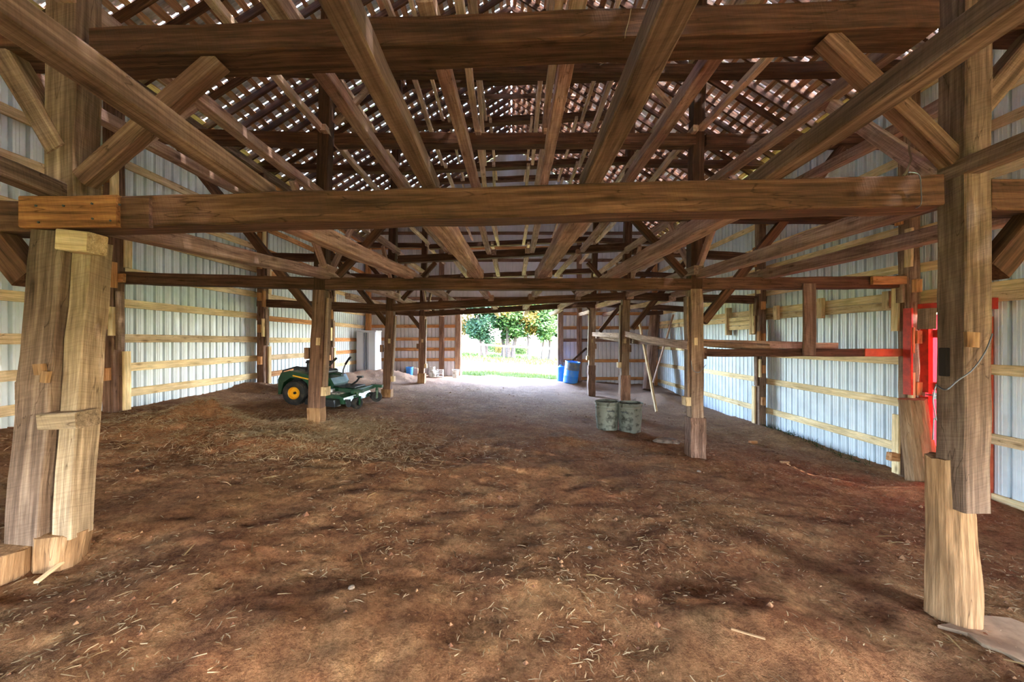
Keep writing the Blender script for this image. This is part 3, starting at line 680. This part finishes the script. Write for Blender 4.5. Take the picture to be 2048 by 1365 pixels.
# right-hand low rails
Z2 = BZ[2]
timber('cross_rail', Pf(1410, 706, Z2, .05), Pf(1732, 706, Z2, .05), .05, .125, W_BEAM, 'dark low cross rail from the second frame right post to the wall', 'rail')
timber('rail_end', Pf(1732, 706, Z2, .04), Pf(1826, 706, Z2, .04), .06, .125, M_REDO, 'low cross rail end beside the right wall, coloured as if lit by the red door', 'board', wob=.002)  # brown rail's end, red light from the door painted as its colour
timber('hanging_board', Pf(1617, 568, Z2, -.02), Pf(1617, 711, Z2, -.02), .2, .04, W_OLD, 'upright dark board hanging between the tie beam and low cross rail, right aisle', 'board')
timber('loose_board', Pf(1408, 686, Z2, .25), Pf(1699, 694, Z2, .25), .09, .12, W_RAIL, 'pale loose board lying behind the low cross rail, right aisle', 'board')
log('loose_pole', Pf(1408, 688, Z2, .13), Pf(1547, 696, Z2, .13), .045, .06, W_OLD, 'short round pole with cut end beside the second frame right post', 'pole', seed=4, n=12)
timber('splice_board', Pf(1740, 562, Z2, -.03), Pf(1827, 561, Z2, -.03), .05, .13, W_ORANGE, 'orange board spliced on the right end of the second frame tie beam', 'board', wob=.002)
timber('splice_board', Pf(212, 556, Z2, -.03), Pf(253, 557, Z2, -.03), .05, .14, W_ORANGE, 'orange board spliced on the left end of the second frame tie beam', 'board', wob=.002)
Z3, Z4 = BZ[3], BZ[4]
def warped(label, a, b, bow, mat=W_RAIL):
    timber('side_rail', a, b, .04, .14, mat, label, 'rail', bow=bow, seg=.3, wob=.004)
warped('pale warped side rail between the fourth and third right posts', P(1185, 669, Z4-.02), P(1250, 672, Z3-.04), .0)
warped('pale twisted side rail between the third and second right posts', P(1250, 668, Z3-.02), P(1376, 691, Z2+.05), -.03)
warped('brown side rail behind the pale one, fourth to third right posts', P(1192, 673, Z4+.25), P(1262, 682, Z3+.2), 0, W_RED)
warped('brown side rail behind the pale twisted one, third to second right posts', P(1264, 682, Z3+.2), P(1388, 690, Z2+.22), 0, W_RED)
# bracket blocks on the right wall double girt
for (px, y0, y1, Z) in [(1553, 612, 640, 9.55), (1642, 597, 637, 8.05), (1776, 583, 618, 6.55)]:
    Z = 6.41*F/(px-VX); timber('bracket_block', P(px, y1, Z), P(px, y0, Z), .09, .13, W_GIRT, {1553: 'short pale block on the doubled right wall girt, farthest of three', 1642: 'tall pale block on the doubled right wall girt, middle of three', 1776: 'weathered block on the doubled right wall girt, nearest of three'}[px], 'block')
t = thing('plank_box', 'pale pine board box fixed to the right wall past the third frame', 'box', (6.4, 10.6, HC+.45))
for k in range(3): timber('box_board', (6.37, 10.2, HC+.35+k*.12), (6.37, 11.3, HC+.35+k*.12), .03, .11, W_NEW, parent=t, wob=.002)
for yy in (10.15, 11.3): timber('box_post', (6.37, yy, HC+.15), (6.37, yy, HC+.95), .17, .08, W_GIRT, parent=t, wob=.003)
# red door on the right wall
d2 = struct('door_2', (XW+.002, DY1, 0), label='closed glowing red side door on the right wall')
me = panel_mesh('door_panel', DY1-DY0-.02, -.9, lambda u: DZT-.02, M_REDT)
o = obj('door_panel', me, None, d2, (0, DY0-DY1+.01, 0)); o.rotation_euler = (0, 0, PI/2)
for zz in (-.3, .95, 1.75):
    g = G(); g.box((-.045, (DY0-DY1)/2, zz), (.035, DY1-DY0-.1, .12)); obj('door_rail', g, M_REDW, d2)
g = G(); g.box((-.1, -.06, (DZT-1)/2-.05), (.07, .12, DZT+.9)); obj('door_jamb', g, M_REDW, d2)
g = G(); g.box((-.03, DY0-DY1-.03, (DZT-1)/2-.05), (.04, .05, DZT+.9)); obj('door_jamb', g, M_REDO, d2)
g = G(); g.box((-.1, (DY0-DY1)/2-.05, DZT+.07), (.07, DY1-DY0+.2, .15)); obj('door_header', g, M_REDW, d2)
g = G(); g.box((-.16, -.1, .82), (.05, .04, .06)); g.cyl((-.16, -.12, .82), (-.2, -.3, .83), .012); g.box((-.19, -.28, .82), (.02, .09, .1)); obj('door_latch', g, M_STL, d2)
log('split_log_post', (6.28, 5.86, ground(6.2, 5.9)-.1), (6.14, 5.9, HC-.95+.05), .19, .16, W_LOG, 'bare split log post standing against the right wall by the red door', 'post', seed=21, rough=.09, n=20)
timber('wall_scab', (6.2, 6.02, HC-.85), (6.2, 6.02, HC+.5), .04, .13, M_REDW, 'red board on the wall post beside the red door', 'board', wob=.003)
timber('offcut', P(1778, 913, 6.2), P(1795, 915, 6.2), .09, .13, W_ORANGE, 'short brown block end sticking from the right wall by the log post', 'block', wob=.003)

# ------------------------------------------------------------------ mower
def mower():
    gx, gy = -4.38, 8.3
    gz = ground(gx, gy)+.03
    t = thing('riding_mower', 'green and yellow zero-turn riding mower parked behind the second frame left post', 'mower', (gx, gy, gz+.0), math.radians(-4))
    t.rotation_euler = (0, math.radians(3.2), math.radians(-4))
    def tire(nm, x, y, r, wd, rim, rr, turn=0):
        M = Matrix.Translation((x, y, r)) @ Matrix.Rotation(turn, 4, 'Z') @ Matrix.Rotation(PI/2, 4, 'X')
        pr = [(rr, -wd*.42), (rr+.02, -wd*.5), (r*.8, -wd*.52), (r*.95, -wd*.46), (r, -wd*.3), (r, wd*.3), (r*.95, wd*.46), (r*.8, wd*.52), (rr+.02, wd*.5), (rr, wd*.42)]
        g = G(); g.lathe(pr, 32, M, cap=False)
        if r > .2:
            for k in range(28):
                for sg in (-1, 1): g.box((r*.985, 0, 0), (.02, wd*.25, .018), M @ Matrix.Rotation(2*PI*k/28, 4, 'Z') @ Matrix.Translation((0, 0, sg*wd*.2)) @ Matrix.Rotation(PI/2+sg*.5, 4, 'X'))
        ti = obj(nm, g, M_BLK, t, smooth=True)
        g = G(); g.lathe([(0, -wd*.2), (rr*.3, -wd*.2), (rr*.35, -wd*.1), (rr*.85, -wd*.1), (rr*.92, -wd*.4), (rr, -wd*.44), (rr+.004, 0), (rr, wd*.44), (rr*.92, wd*.4), (rr*.85, wd*.1), (rr*.35, wd*.1), (rr*.3, wd*.2), (0, wd*.2)], 28, M)
        obj('rim', g, rim, ti, smooth=True)
        g = G(); g.lathe([(0, -wd*.34), (rr*.2, -wd*.34), (rr*.24, 0), (rr*.2, wd*.34), (0, wd*.34)], 14, M); obj('hub', g, M_BPL, ti, smooth=True)
    tire('rear_tire', 0, -.42, .245, .23, M_YEL, .125); tire('rear_tire', 0, .5, .245, .23, M_YEL, .125)
    tire('caster_tire', 1.28, -.42, .115, .1, M_BPL, .05, turn=1.2); tire('caster_tire', 1.3, .48, .115, .1, M_BPL, .05, turn=.5)
    for x, y, tr in ((1.28, -.42, 1.2), (1.3, .48, .5)):
        M = Matrix.Translation((x, y, 0)) @ Matrix.Rotation(tr, 4, 'Z')
        g = G(); g.box((0, -.07, .17), (.04, .012, .16), M); g.box((0, .07, .17), (.04, .012, .16), M); g.box((0, 0, .25), (.06, .15, .015), M); g.cyl(M @ Vector((0, 0, .25)), M @ Vector((0, 0, .37)), .028)
        obj('caster_fork', g, M_GRN, t)
    g = G()
    for y in (-.24, .3): g.box((.45, y, .33), (1.5, .06, .09), b=.01)
    g.box((1.2, .03, .34), (.09, 1.0, .08), b=.01); g.box((1.3, -.42, .36), (.2, .08, .06)); g.box((1.3, .48, .36), (.25, .08, .06)); g.box((-.3, .03, .35), (.08, .7, .1), b=.01)
    obj('frame', g, M_GRN, t)
    fprof = [(-.34, .2), (-.36, .5), (-.3, .64), (-.12, .69), (.25, .63), (.52, .58), (.6, .44), (.56, .34), (.3, .34), (.26, .46), (.12, .55), (-.1, .55), (-.24, .45), (-.29, .2)]
    for y0, y1 in ((-.5, -.26), (.32, .56)):
        g = G(); g.prism(fprof, y0, y1); fn = obj('fender', g, M_GRN, t)
        g = G(); yy = y0-.006 if y0 < 0 else y1+.006; g.prism([(-.05, .585), (.5, .50), (.5, .525), (-.05, .61)], yy-.004, yy+.004); obj('stripe', g, M_YEL, fn)
    g = G(); g.prism([(.34, .58), (.62, .56), (.7, .44), (.66, .3), (.4, .3)], -.27, .33); obj('front_cowl', g, M_GRN, t)
    g = G(); g.box((-.2, .03, .5), (.38, .52, .28), b=.03); g.cyl((-.2, .03, .6), (-.2, .03, .72), .16, 20); g.box((-.35, -.2, .5), (.1, .12, .12), b=.02); obj('engine', g, M_ENG, t)
    g = G(); g.cyl((-.4, -.25, .42), (-.4, .3, .42), .05, 14); obj('muffler', g, M_STL, t)
    g = G(); g.tube([(-.3, -.3, .35), (-.42, -.3, .5), (-.4, -.3, .66), (-.1, -.3, .76), (.1, -.3, .72)], .018); g.tube([(-.3, .35, .35), (-.42, .35, .5), (-.4, .35, .66)], .018); g.tube([(-.42, -.3, .55), (-.42, .35, .55)], .018); obj('rear_guard', g, M_BPL, t, smooth=True)
    g = G(); g.box((.3, .03, .68), (.42, .46, .09), b=.03); g.prism([(.08, .68), (.15, .68), (.1, .9), (.03, .9)], -.2, .26); obj('seat', g, M_BPL, t)
    for y in (-.24, .3):
        g = G(); g.box((.2, y, .86), (.3, .06, .04), b=.01); g.box((.1, y, .78), (.04, .04, .16)); obj('armrest', g, M_BPL, t)
    for y, sx in ((-.3, 0), (.36, .05)):
        g = G(); g.tube([(.5+sx, y, .5), (.5+sx, y, .68), (.56+sx, y*.9, .8), (.64+sx, y*.8, .92), (.70+sx, y*.75, .99)], .016); lv = obj('steering_lever', g, M_STL, t, smooth=True)
        g = G(); g.tube([(.57+sx, y*.88, .82), (.64+sx, y*.8, .92), (.70+sx, y*.75, .99)], .024); obj('grip', g, M_BPL, lv, smooth=True)
    g = G(); g.box((.82, .03, .395), (.6, .5, .025), b=.005); obj('foot_deck', g, M_BPL, t)
    g = G(); g.tube([(.92, .0, .4), (1.05, .0, .5), (1.1, .0, .58)], .02); g.box((1.12, .0, .6), (.12, .1, .04), Matrix.Rotation(0, 4, 'X'), b=.01); obj('pedal', g, M_BPL, t)
    dk = [(.32, .1), (.34, .22), (.42, .27), (.95, .27), (1.06, .22), (1.1, .1)]
    g = G(); g.prism(dk, -.56, .66); deck = obj('cutting_deck', g, M_GRN, t)
    g = G(); g.box((.7, .05, .285), (.5, 1.1, .03), b=.008); obj('deck_top', g, M_DUST, deck)
    for y in (-.38, .05, .45):
        g = G(); g.cyl((.7, y, .28), (.7, y, .36), .08, 18); obj('spindle', g, M_STL, deck, smooth=True)
    g = G(); g.prism([(.4, .09), (.42, .2), (.98, .2), (1.02, .07)], -.78, -.56); obj('discharge_chute', g, M_BPL, t)
    for x in (1.16,):
        for y in (-.5, .6):
            g = G(); g.cyl((x, y-.03, .1), (x, y+.03, .1), .06, 18); g.box((x-.05, y, .16), (.14, .02, .06)); obj('gauge_wheel', g, M_BPL, deck, smooth=True)
    return t
mower()

# ------------------------------------------------------------------ cans, barrel, cabinet and small things
def can(px, py, Z, r, h, lab):
    p = P(px, py, Z); z = ground(p.x, p.y)
    t = thing('trash_can', lab, 'can', (p.x, p.y, z-.01), R.uniform(0, 3), 'two weathered cans by the third frame'); 
    g = G(); g.lathe([(r*.86, 0), (r*.86, .02), (r*.95, h*.8), (r*.99, h*.82), (r*.96, h*.85), (r*.97, h*.9), (r*1.01, h*.92), (r*.98, h*.95), (r*.99, h-.03), (r*1.04, h-.02), (r*1.04, h), (r*.97, h), (r*.95, h*.5), (r*.84, .03), (0, .03)], 40)
    obj('body', g, M_CAN, t, smooth=True)
    for a in (0.4, PI+.4):
        g = G(); q = [Vector((r*.95*math.cos(a)+(.05*math.sin(PI*k/6))*math.cos(a)-math.sin(a)*.07*(k/3-1), r*.95*math.sin(a)+(.05*math.sin(PI*k/6))*math.sin(a)+math.cos(a)*.07*(k/3-1), h*.72)) for k in range(7)]; g.tube(q, .007, 6); obj('handle', g, M_WIRE, t, smooth=True)
    g = G(); g.lathe([(0, h*.72), (r*.5, h*.75), (r*.95, h*.7)], 20); obj('contents', g, M_CLOD, t, smooth=True)
can(1214, 800, 8.05, .245, .6, 'left-hand weathered grey can by the third frame right post')
can(1260, 800, 7.9, .245, .6, 'right-hand weathered grey can, more darkly stained than its neighbour')
def barrel(x, y, tilt, lab, h=.88, r=.3):
    t = thing('barrel', lab, 'barrel', (x, y, ground(x, y)-.03)); t.rotation_euler = (math.radians(tilt*.5), math.radians(tilt), 0)
    pr = [(r*.92, 0), (r, .03), (r, .26), (r*1.03, .28), (r*1.03, .31), (r, .33), (r, .56)]
    g = G(); g.lathe(pr, 32); obj('lower_body', g, M_BLUE, t, smooth=True)
    g = G(); g.lathe([(r*1.005, .54), (r*1.03, .58), (r*1.03, .61), (r, .64), (r, h-.05), (r*.97, h-.02), (r*.97, h-.05), (r*.96, .6)], 32); o = obj('upper_body', g, M_BLUED, t, smooth=True)
    g = G(); g.lathe([(r*.98, h-.04), (r*1.05, h-.03), (r*1.05, h+.01), (r*.98, h+.01), (r*.95, h-.03)], 32); obj('rim', g, M_BLUE, t, smooth=True)
barrel(2.42, 15.9, 7, 'blue plastic barrel leaning by the right side of the far doorway')
t = thing('barrel', 'smaller blue container tucked behind the leaning blue barrel', 'barrel', (2.12, 16.5, ground(2.1, 16.5)-.02))
g = G(); g.lathe([(.16, 0), (.18, .02), (.19, .6), (.17, .66), (.06, .7), (.06, .74), (0, .74)], 24); obj('body', g, M_BLUE, t, smooth=True)
timber('leaning_stick', P(1142, 724, 16.6), P(1173, 697, 16.9), .06, .08, W_BEAM, 'dark stick leaning on the end wall above the blue barrel', 'stick')
# cabinet
cx, cy = -5.95, 15.75; cz = ground(cx, cy)
t = thing('storage_cabinet', 'tall pale grey two-door storage cabinet in the far left corner', 'cabinet', (cx+.0, cy, cz), math.radians(-8))
g = G(); g.box((0, .25, .86), (.84, .5, 1.64), b=.015); obj('body', g, M_CAB, t)
g = G(); g.box((0, .25, 1.70), (.88, .54, .05), b=.01); obj('top', g, M_CAB, t)
g = G(); g.box((0, .25, .04), (.86, .52, .08)); obj('base', g, M_CAB, t)
for s in (-1, 1):
    g = G(); g.box((s*.21, -.012, .88), (.4, .03, 1.56), b=.008); dr = obj('door', g, M_CAB, t)
    g = G(); g.box((s*.04, -.032, .88), (.035, .02, 1.5)); g.box((s*.1, -.03, .88), (.02, .01, 1.5)); obj('grip_strip', g, M_CABD, dr)
def bucket(px, Z, r, h, mat, lab, cat='bucket'):
    x = (px-VX)/F*Z; t = thing('bucket', lab, cat, (x, Z, ground(x, Z)-.01))
    g = G(); g.lathe([(r*.82, 0), (r*.97, h*.8), (r*1.05, h*.82), (r*1.05, h*.86), (r, h*.87), (r*1.0, h-.02), (r*1.06, h-.015), (r*1.06, h), (r*.96, h), (r*.8, .02), (0, .02)], 28); obj('body', g, mat, t, smooth=True)
    g = G(); g.tube([(r*1.04*math.cos(a), r*.35*math.sin(a)+r*.3, h*.84+r*.5*math.sin(a)) for a in np.linspace(0, PI, 12)], .005, 6); obj('bail_handle', g, M_WIRE, t, smooth=True)
bucket(819, 15.9, .15, .36, M_BLUE, 'blue bucket on the dirt before the far left wall')
bucket(911, 16.2, .15, .36, M_WPL, 'dirty white bucket at the foot of the doorway left jamb')
x = (832-VX)/F*16.2; t = tag(obj('cardboard_box', G().box((0, 0, .15), (.22, .25, .3), b=.004), M_CARD, None, (x, 16.2, ground(x, 16.2))), 'small tan cardboard box beside the blue bucket', 'box')
x = (865-VX)/F*16; t = thing('gas_cylinder', 'squat white gas cylinder before the far wall left of the doorway', 'cylinder', (x, 16, ground(x, 16)))
g = G(); g.lathe([(.12, 0), (.12, .03), (.15, .07), (.155, .2), (.13, .28), (.05, .31), (.03, .33), (0, .33)], 28); obj('tank', g, M_WPL, t, smooth=True)
g = G(); g.lathe([(.1, .3), (.11, .42), (.1, .42), (.09, .3)], 24); obj('collar', g, M_WPL, t, smooth=True)
g = G(); g.cyl((0, 0, .32), (0, 0, .39), .02, 12); g.box((0, 0, .4), (.06, .02, .02)); obj('valve', g, M_STL, t)
x = (880-VX)/F*15.9; t = thing('wire_crate', 'small grey wire crate beside the white gas cylinder', 'crate', (x, 15.9, ground(x, 15.9)))
g = G(); g.box((0, 0, .03), (.24, .24, .03))
for a in (-.12, .12):
    for b in (-.12, .12): g.box((a, b, .16), (.02, .02, .3))
for zz in (.14, .22, .3):
    for s in (-.12, .12): g.box((s, 0, zz), (.015, .24, .03)); g.box((0, s, zz), (.24, .015, .03))
obj('frame', g, M_WPL, t)
# small scraps
p = P(1352, 872, 6.6); g = G(); g.lathe([(0, 0), (.16, 0), (.17, .03), (.12, .07), (.0, .08)], 9, Matrix.Scale(1.5, 4, (1, 0, 0)))
tag(obj('stone', g, M_ROCK, None, (p.x, 7.0, ground(p.x, 7.0)-.01)), 'flat grey stone on the dirt left of the second frame right post', 'stone')
def gp(px, Z, dz=0): x = (px-VX)/F*Z; return Vector((x, Z, ground(x, Z)+dz))
def on_ground(px, py):
    Z = 3.0
    for _ in range(40):
        x = (px-VX)/F*Z; Z = .6*Z+.4*F*(HC-ground(x, Z))/(py-VY)
    return Vector(((px-VX)/F*Z, Z, ground((px-VX)/F*Z, Z)))
timber('lath_stick', on_ground(72, 1172)+Vector((0, 0, .02)), on_ground(170, 1098)+Vector((0, 0, .03)), .03, .015, W_GIRT, 'thin pale stick lying against the nearest left stump blocks', 'stick', wob=.002)
timber('lath_stick', on_ground(1462, 1262)+Vector((0, 0, .01)), on_ground(1530, 1282)+Vector((0, 0, .01)), .012, .01, W_LOG, 'short twig on the dirt near the lower right', 'stick', wob=.002)
timber('wood_scrap', on_ground(1500, 905-18)+Vector((0, 0, .02)), on_ground(1512, 887)+Vector((0, 0, .02)), .07, .06, W_ORANGE, 'small wood offcut on the dirt in the right aisle', 'scrap', wob=.002)
timber('wood_scrap', on_ground(1562, 927)+Vector((0, 0, .02)), on_ground(1576, 927)+Vector((0, 0, .02)), .05, .03, W_LOG, 'tiny wood chip nearer than the small offcut, right aisle', 'scrap', wob=.002)
for k, (px, py, s_, lb) in enumerate([(1180, 1098, .02, 'pale pebble in the middle foreground dirt'), (1398, 945, .03, 'small stone in front of the second frame right post'), (703, 1178, .02, 'small pebble in the left foreground dirt')]):
    g = G(); g.lathe([(0, 0), (s_, .2*s_), (s_*.9, s_*.7), (0, s_)], 7); tag(obj('pebble', g, M_ROCK, None, on_ground(px, py)), lb, 'pebble')
# concrete patch low right
g = G(); nn = 20; cpt = on_ground(2050, 1285)
ring = [(cpt.x+.42*math.cos(a)*(1+.9*noise.noise(Vector((math.cos(a)*1.7, math.sin(a)*1.7, 3)))), cpt.y-.1+.3*math.sin(a)) for a in np.linspace(0, 2*PI, nn, endpoint=False)]
zt = max(ground(a, b) for a, b in ring)
zt = ground(cpt.x, cpt.y)+.02
g.v = [(a, b, ground(a, b)+.02) for a, b in ring]+[(a, b, ground(a, b)-.08) for a, b in ring]+[(cpt.x, cpt.y-.1, zt+.01)]
g.f = [(i, (i+1) % nn, 2*nn) for i in range(nn)]+[((i+1) % nn, i, nn+i, nn+(i+1) % nn) for i in range(nn)]
tag(obj('concrete_pad', g, M_CONC, smooth=True), 'pale rough concrete pad at the foot of the nearest right post', 'slab')
# leaning timbers in the far right corner
timber('leaning_plank', P(1313, 824, 10.7), P(1279, 645, 11.8), .05, .1, W_GIRT, 'long pale plank leaning in the far right aisle, left of the pair', 'plank')
timber('leaning_plank', P(1306, 766, 14.6), P(1347, 630, 15.0), .05, .1, W_RAIL, 'pale plank leaning right near the far right corner', 'plank')
log('leaning_log', P(1296, 780, 15.2), P(1310, 632, 15.9), .22, .2, W_RED, 'thick old leaning log post in the far right corner', 'post', seed=3, rough=.05, n=14)
timber('cap_block', P(1286, 627, 15.8), P(1324, 626, 15.8), .25, .16, W_BEAM, 'dark cap block on top of the thick leaning log', 'block')

# ------------------------------------------------------------------ straw, clods, grass
def blades(name, n, place, lmin, lmax, wd, mat, up=.15, seed=1):
    r = random.Random(seed); g = G()
    for _ in range(n):
        x, y = place(r); 
        if abs(x) > 6.35 and y < 17: continue
        z = ground(x, y) if y < 17.3 else lawnz(x, y); L = r.uniform(lmin, lmax); a = r.uniform(0, 2*PI); e = r.uniform(-.1, up); q = r.uniform(-.5, .5)
        d = Vector((math.cos(a)*math.cos(e), math.sin(a)*math.cos(e), math.sin(e))); d2 = Vector((math.cos(a+q)*math.cos(e-.2), math.sin(a+q)*math.cos(e-.2), math.sin(e-.2)))
        s = Vector((-math.sin(a), math.cos(a), r.uniform(-.6, .6)))*wd*.5; p = Vector((x, y, z+.006)); m = p+d*L*.5; e2 = m+d2*L*.5
        i = len(g.v); g.v += [p-s, p+s, m+s, m-s, e2]; g.f += [(i, i+1, i+2, i+3), (i+3, i+2, i+4)]
    return obj(name, g, mat)
def place_all(r):
    while True:
        y = .9+(r.random()**1.4)*13; x = r.uniform(-6.2, 6.2)
        if abs(x) < y*1.4+.5:
            d = noise.noise(Vector((x*.7, y*.7, 3)))+noise.noise(Vector((x*2.4, y*2.4, 1)))*.5
            if d > r.uniform(-.5, .55): return x, y
s1 = blades('straw', 26000, place_all, .02, .085, .0045, L_STRAW, seed=2); tag(s1, 'loose straw bits scattered all over the dirt floor', 'straw', kind='stuff')
def place_mound(r):
    m = r.choice(MOUNDS[1:5]); return m[0]+r.gauss(.5, m[3]*1.3), m[1]+r.gauss(.2, m[4]*1.3)
s2 = blades('hay_litter', 18000, place_mound, .05, .16, .005, L_STRAW, up=.5, seed=5); tag(s2, 'pale hay heaped around the low mound in the left aisle', 'hay', kind='stuff')
g = G(); r = random.Random(4)
for _ in range(2600):
    x, y = place_all(r); z = ground(x, y); s_ = r.uniform(.004, .016)*(1 if r.random() < .95 else 2)
    i = len(g.v); g.v += [(x+s_*r.uniform(.8, 1.3), y, z), (x, y+s_, z), (x-s_, y, z), (x, y-s_*r.uniform(.8, 1.3), z), (x+s_*.2, y+s_*.1, z+s_*r.uniform(.6, 1.1))]
    g.f += [(i, i+1, i+4), (i+1, i+2, i+4), (i+2, i+3, i+4), (i+3, i, i+4)]
sx = blades('twigs', 420, place_all, .08, .26, .008, L_TWIG, up=.3, seed=12); tag(sx, 'dry brown stalks and twigs lying on the dirt', 'twigs', kind='stuff')
tag(obj('clods', g, M_CLOD), 'small dirt clods strewn on the floor', 'clods', kind='stuff')
def place_door(r): return r.uniform(-2.4, 2.6), r.uniform(17.25, 19.2)
gr = blades('grass', 9000, place_door, .08, .22, .012, L_GRASS, up=1.4, seed=8); tag(gr, 'ragged green grass strip along the far doorway threshold', 'grass', kind='stuff')
def place_lawn(r): return r.uniform(-6, 8), r.uniform(27, 40)
gr = blades('grass', 14000, place_lawn, .1, .3, .035, L_GRASS, up=1.4, seed=9); tag(gr, 'shaded grass under the trees by the fence', 'grass', kind='stuff')
def place_weed(r): return r.gauss(6.15, .1), r.uniform(6.6, 9.3)
gr = blades('weeds', 260, place_weed, .06, .2, .008, L_GRASS, up=1.3, seed=3); tag(gr, 'thin green weeds along the foot of the right wall', 'weeds', kind='stuff')

# ------------------------------------------------------------------ outside: fence and trees
fb_ = thing('fence', 'pale one-rail board fence beyond the lawn', 'fence', (0, 33, lawnz(0, 33)))
fp = [(-9, 33.5), (-6.5, 33.3), (-2.75, 33), (-2.35, 33), (-.65, 33), (1.5, 32.8), (3.55, 32.5)]
tops = []
for (x, y) in fp:
    z = lawnz(x, y); timber('fence_post', (x, y, z-.2), (x, y, z+1.2), .13, .13, W_DARKOLD, parent=fb_); tops.append(Vector((x, y-.08, z+1.1)))
for a, b in zip(tops[:-1], tops[1:]): timber('fence_rail', a, b, .03, .16, W_POST, parent=fb_, wob=.002)
def tree(x, y, h, r0, cr, nleaf, mat, lab, fork=False, lean=0, seed=1, cz=.62):
    r = random.Random(seed); z = lawnz(x, y); t = thing('tree', lab, 'tree', (x, y, z))
    g = G(); trunks = [(0, lean)] if not fork else [(-.12, lean-.05), (.22, lean+.08)]
    tips = []
    for ox, ln in trunks:
        pts = [Vector((ox, 0, -.2))]; rad = [r0*1.5]
        for k in range(1, 8):
            u = k/7; pts.append(Vector((ox+ln*h*u+r.uniform(-.08, .08), r.uniform(-.08, .08), h*.85*u))); rad.append(r0*(1-u*.75))
        g.tube(pts, rad, 9)
        for _ in range(10):
            k = r.randrange(2, 7); b = pts[k]; a = r.uniform(0, 2*PI); L = cr*r.uniform(.5, .95); e = b+Vector((math.cos(a)*L, math.sin(a)*L, r.uniform(.3, 1)*L*.6))
            m_ = (b+e)/2+Vector((0, 0, .15*L)); g.tube([b, m_, e], [rad[k]*.5, rad[k]*.3, .02], 6); tips.append(e); tips.append(m_)
    obj('trunk', g, M_BARK, t, smooth=True)
    g = G(); cl = [(Vector((r.gauss(0, cr*.45), r.gauss(0, cr*.45), h*cz+r.uniform(-.5, .55)*h*.62)), r.uniform(.35, .8)) for _ in range(26)]+[(q, r.uniform(.3, .6)) for q in tips]
    for _ in range(int(nleaf*1.5)):
        c, s_ = r.choice(cl); p = c+Vector((r.gauss(0, s_*.55), r.gauss(0, s_*.55), r.gauss(0, s_*.45))); s_ = r.uniform(.09, .17)
        a = Vector((r.uniform(-1, 1), r.uniform(-1, 1), r.uniform(-.6, .6))).normalized()*s_; b = a.orthogonal().normalized()*s_*.6
        i = len(g.v); g.v += [p-a, p+b, p+a, p-b]; g.f.append((i, i+1, i+2, i+3))
    f_ = obj('foliage', g, mat, t); f_['kind'] = 'stuff'
tree(-2.6, 34.5, 6.2, .17, 1.9, 9000, L_DEEP, 'dark green forked tree at left of the doorway view', fork=True, seed=1)
tree(-.75, 35, 7.5, .2, 1.5, 6500, L_GREEN, 'tree with a straight trunk left of centre beyond the fence', seed=2, cz=.72)
tree(-.1, 34.2, 7.0, .2, 1.6, 6500, L_GREEN, 'forked tree at the centre of the doorway view', fork=True, seed=3, cz=.72)
tree(1.6, 33.8, 6.6, .13, 1.6, 6500, L_YEL, 'slender leaning tree with yellowing leaves right of centre', lean=-.06, seed=4, cz=.7)
tree(2.75, 34, 7.0, .14, 1.7, 7500, L_GREEN, 'thin upright tree before the thick right-hand trunk', seed=5, cz=.66)
tree(3.45, 34, 7.2, .24, 1.9, 8000, L_GREEN, 'thick-trunked tree at the right of the doorway view', seed=6, cz=.68)
tree(-5.2, 37, 6.5, .18, 2.2, 7000, L_YEL, 'yellow-green tree at the far left beyond the fence', seed=7)
tree(6.3, 37, 7, .18, 2.3, 7000, L_GREEN, 'green tree at the far right beyond the fence', seed=8)
def shrub(x, y, s_, mat, lab, seed):
    r = random.Random(seed); t = thing('shrub', lab, 'shrub', (x, y, lawnz(x, y))); g = G()
    for _ in range(5): g.tube([(0, 0, -.1), (r.uniform(-.3, .3)*s_, r.uniform(-.3, .3)*s_, .5*s_), (r.uniform(-.6, .6)*s_, r.uniform(-.5, .5)*s_, s_)], [.03, .02, .008], 5)
    obj('stems', g, M_BARK, t); g = G()
    for _ in range(2600):
        a = r.uniform(0, 2*PI); rr = s_*math.sqrt(r.random())*.9; p = Vector((rr*math.cos(a), rr*math.sin(a), abs(r.gauss(.6, .35))*s_)); q = r.uniform(.05, .1)
        u = Vector((r.uniform(-1, 1), r.uniform(-1, 1), r.uniform(-1, 1))).normalized()*q; v_ = u.orthogonal().normalized()*q*.6; i = len(g.v); g.v += [p-u, p+v_, p+u, p-v_]; g.f.append((i, i+1, i+2, i+3))
    f_ = obj('foliage', g, mat, t); f_['kind'] = 'stuff'
shrub(-.9, 44, 1.1, L_YEL, 'low yellowish bush behind the centre trees', 1)
shrub(1.0, 43, 1.0, L_GREEN, 'low green bush behind the fence, right of centre', 2)
shrub(-2.0, 46, 1.2, L_GREEN, 'low green bush behind the left tree', 3)
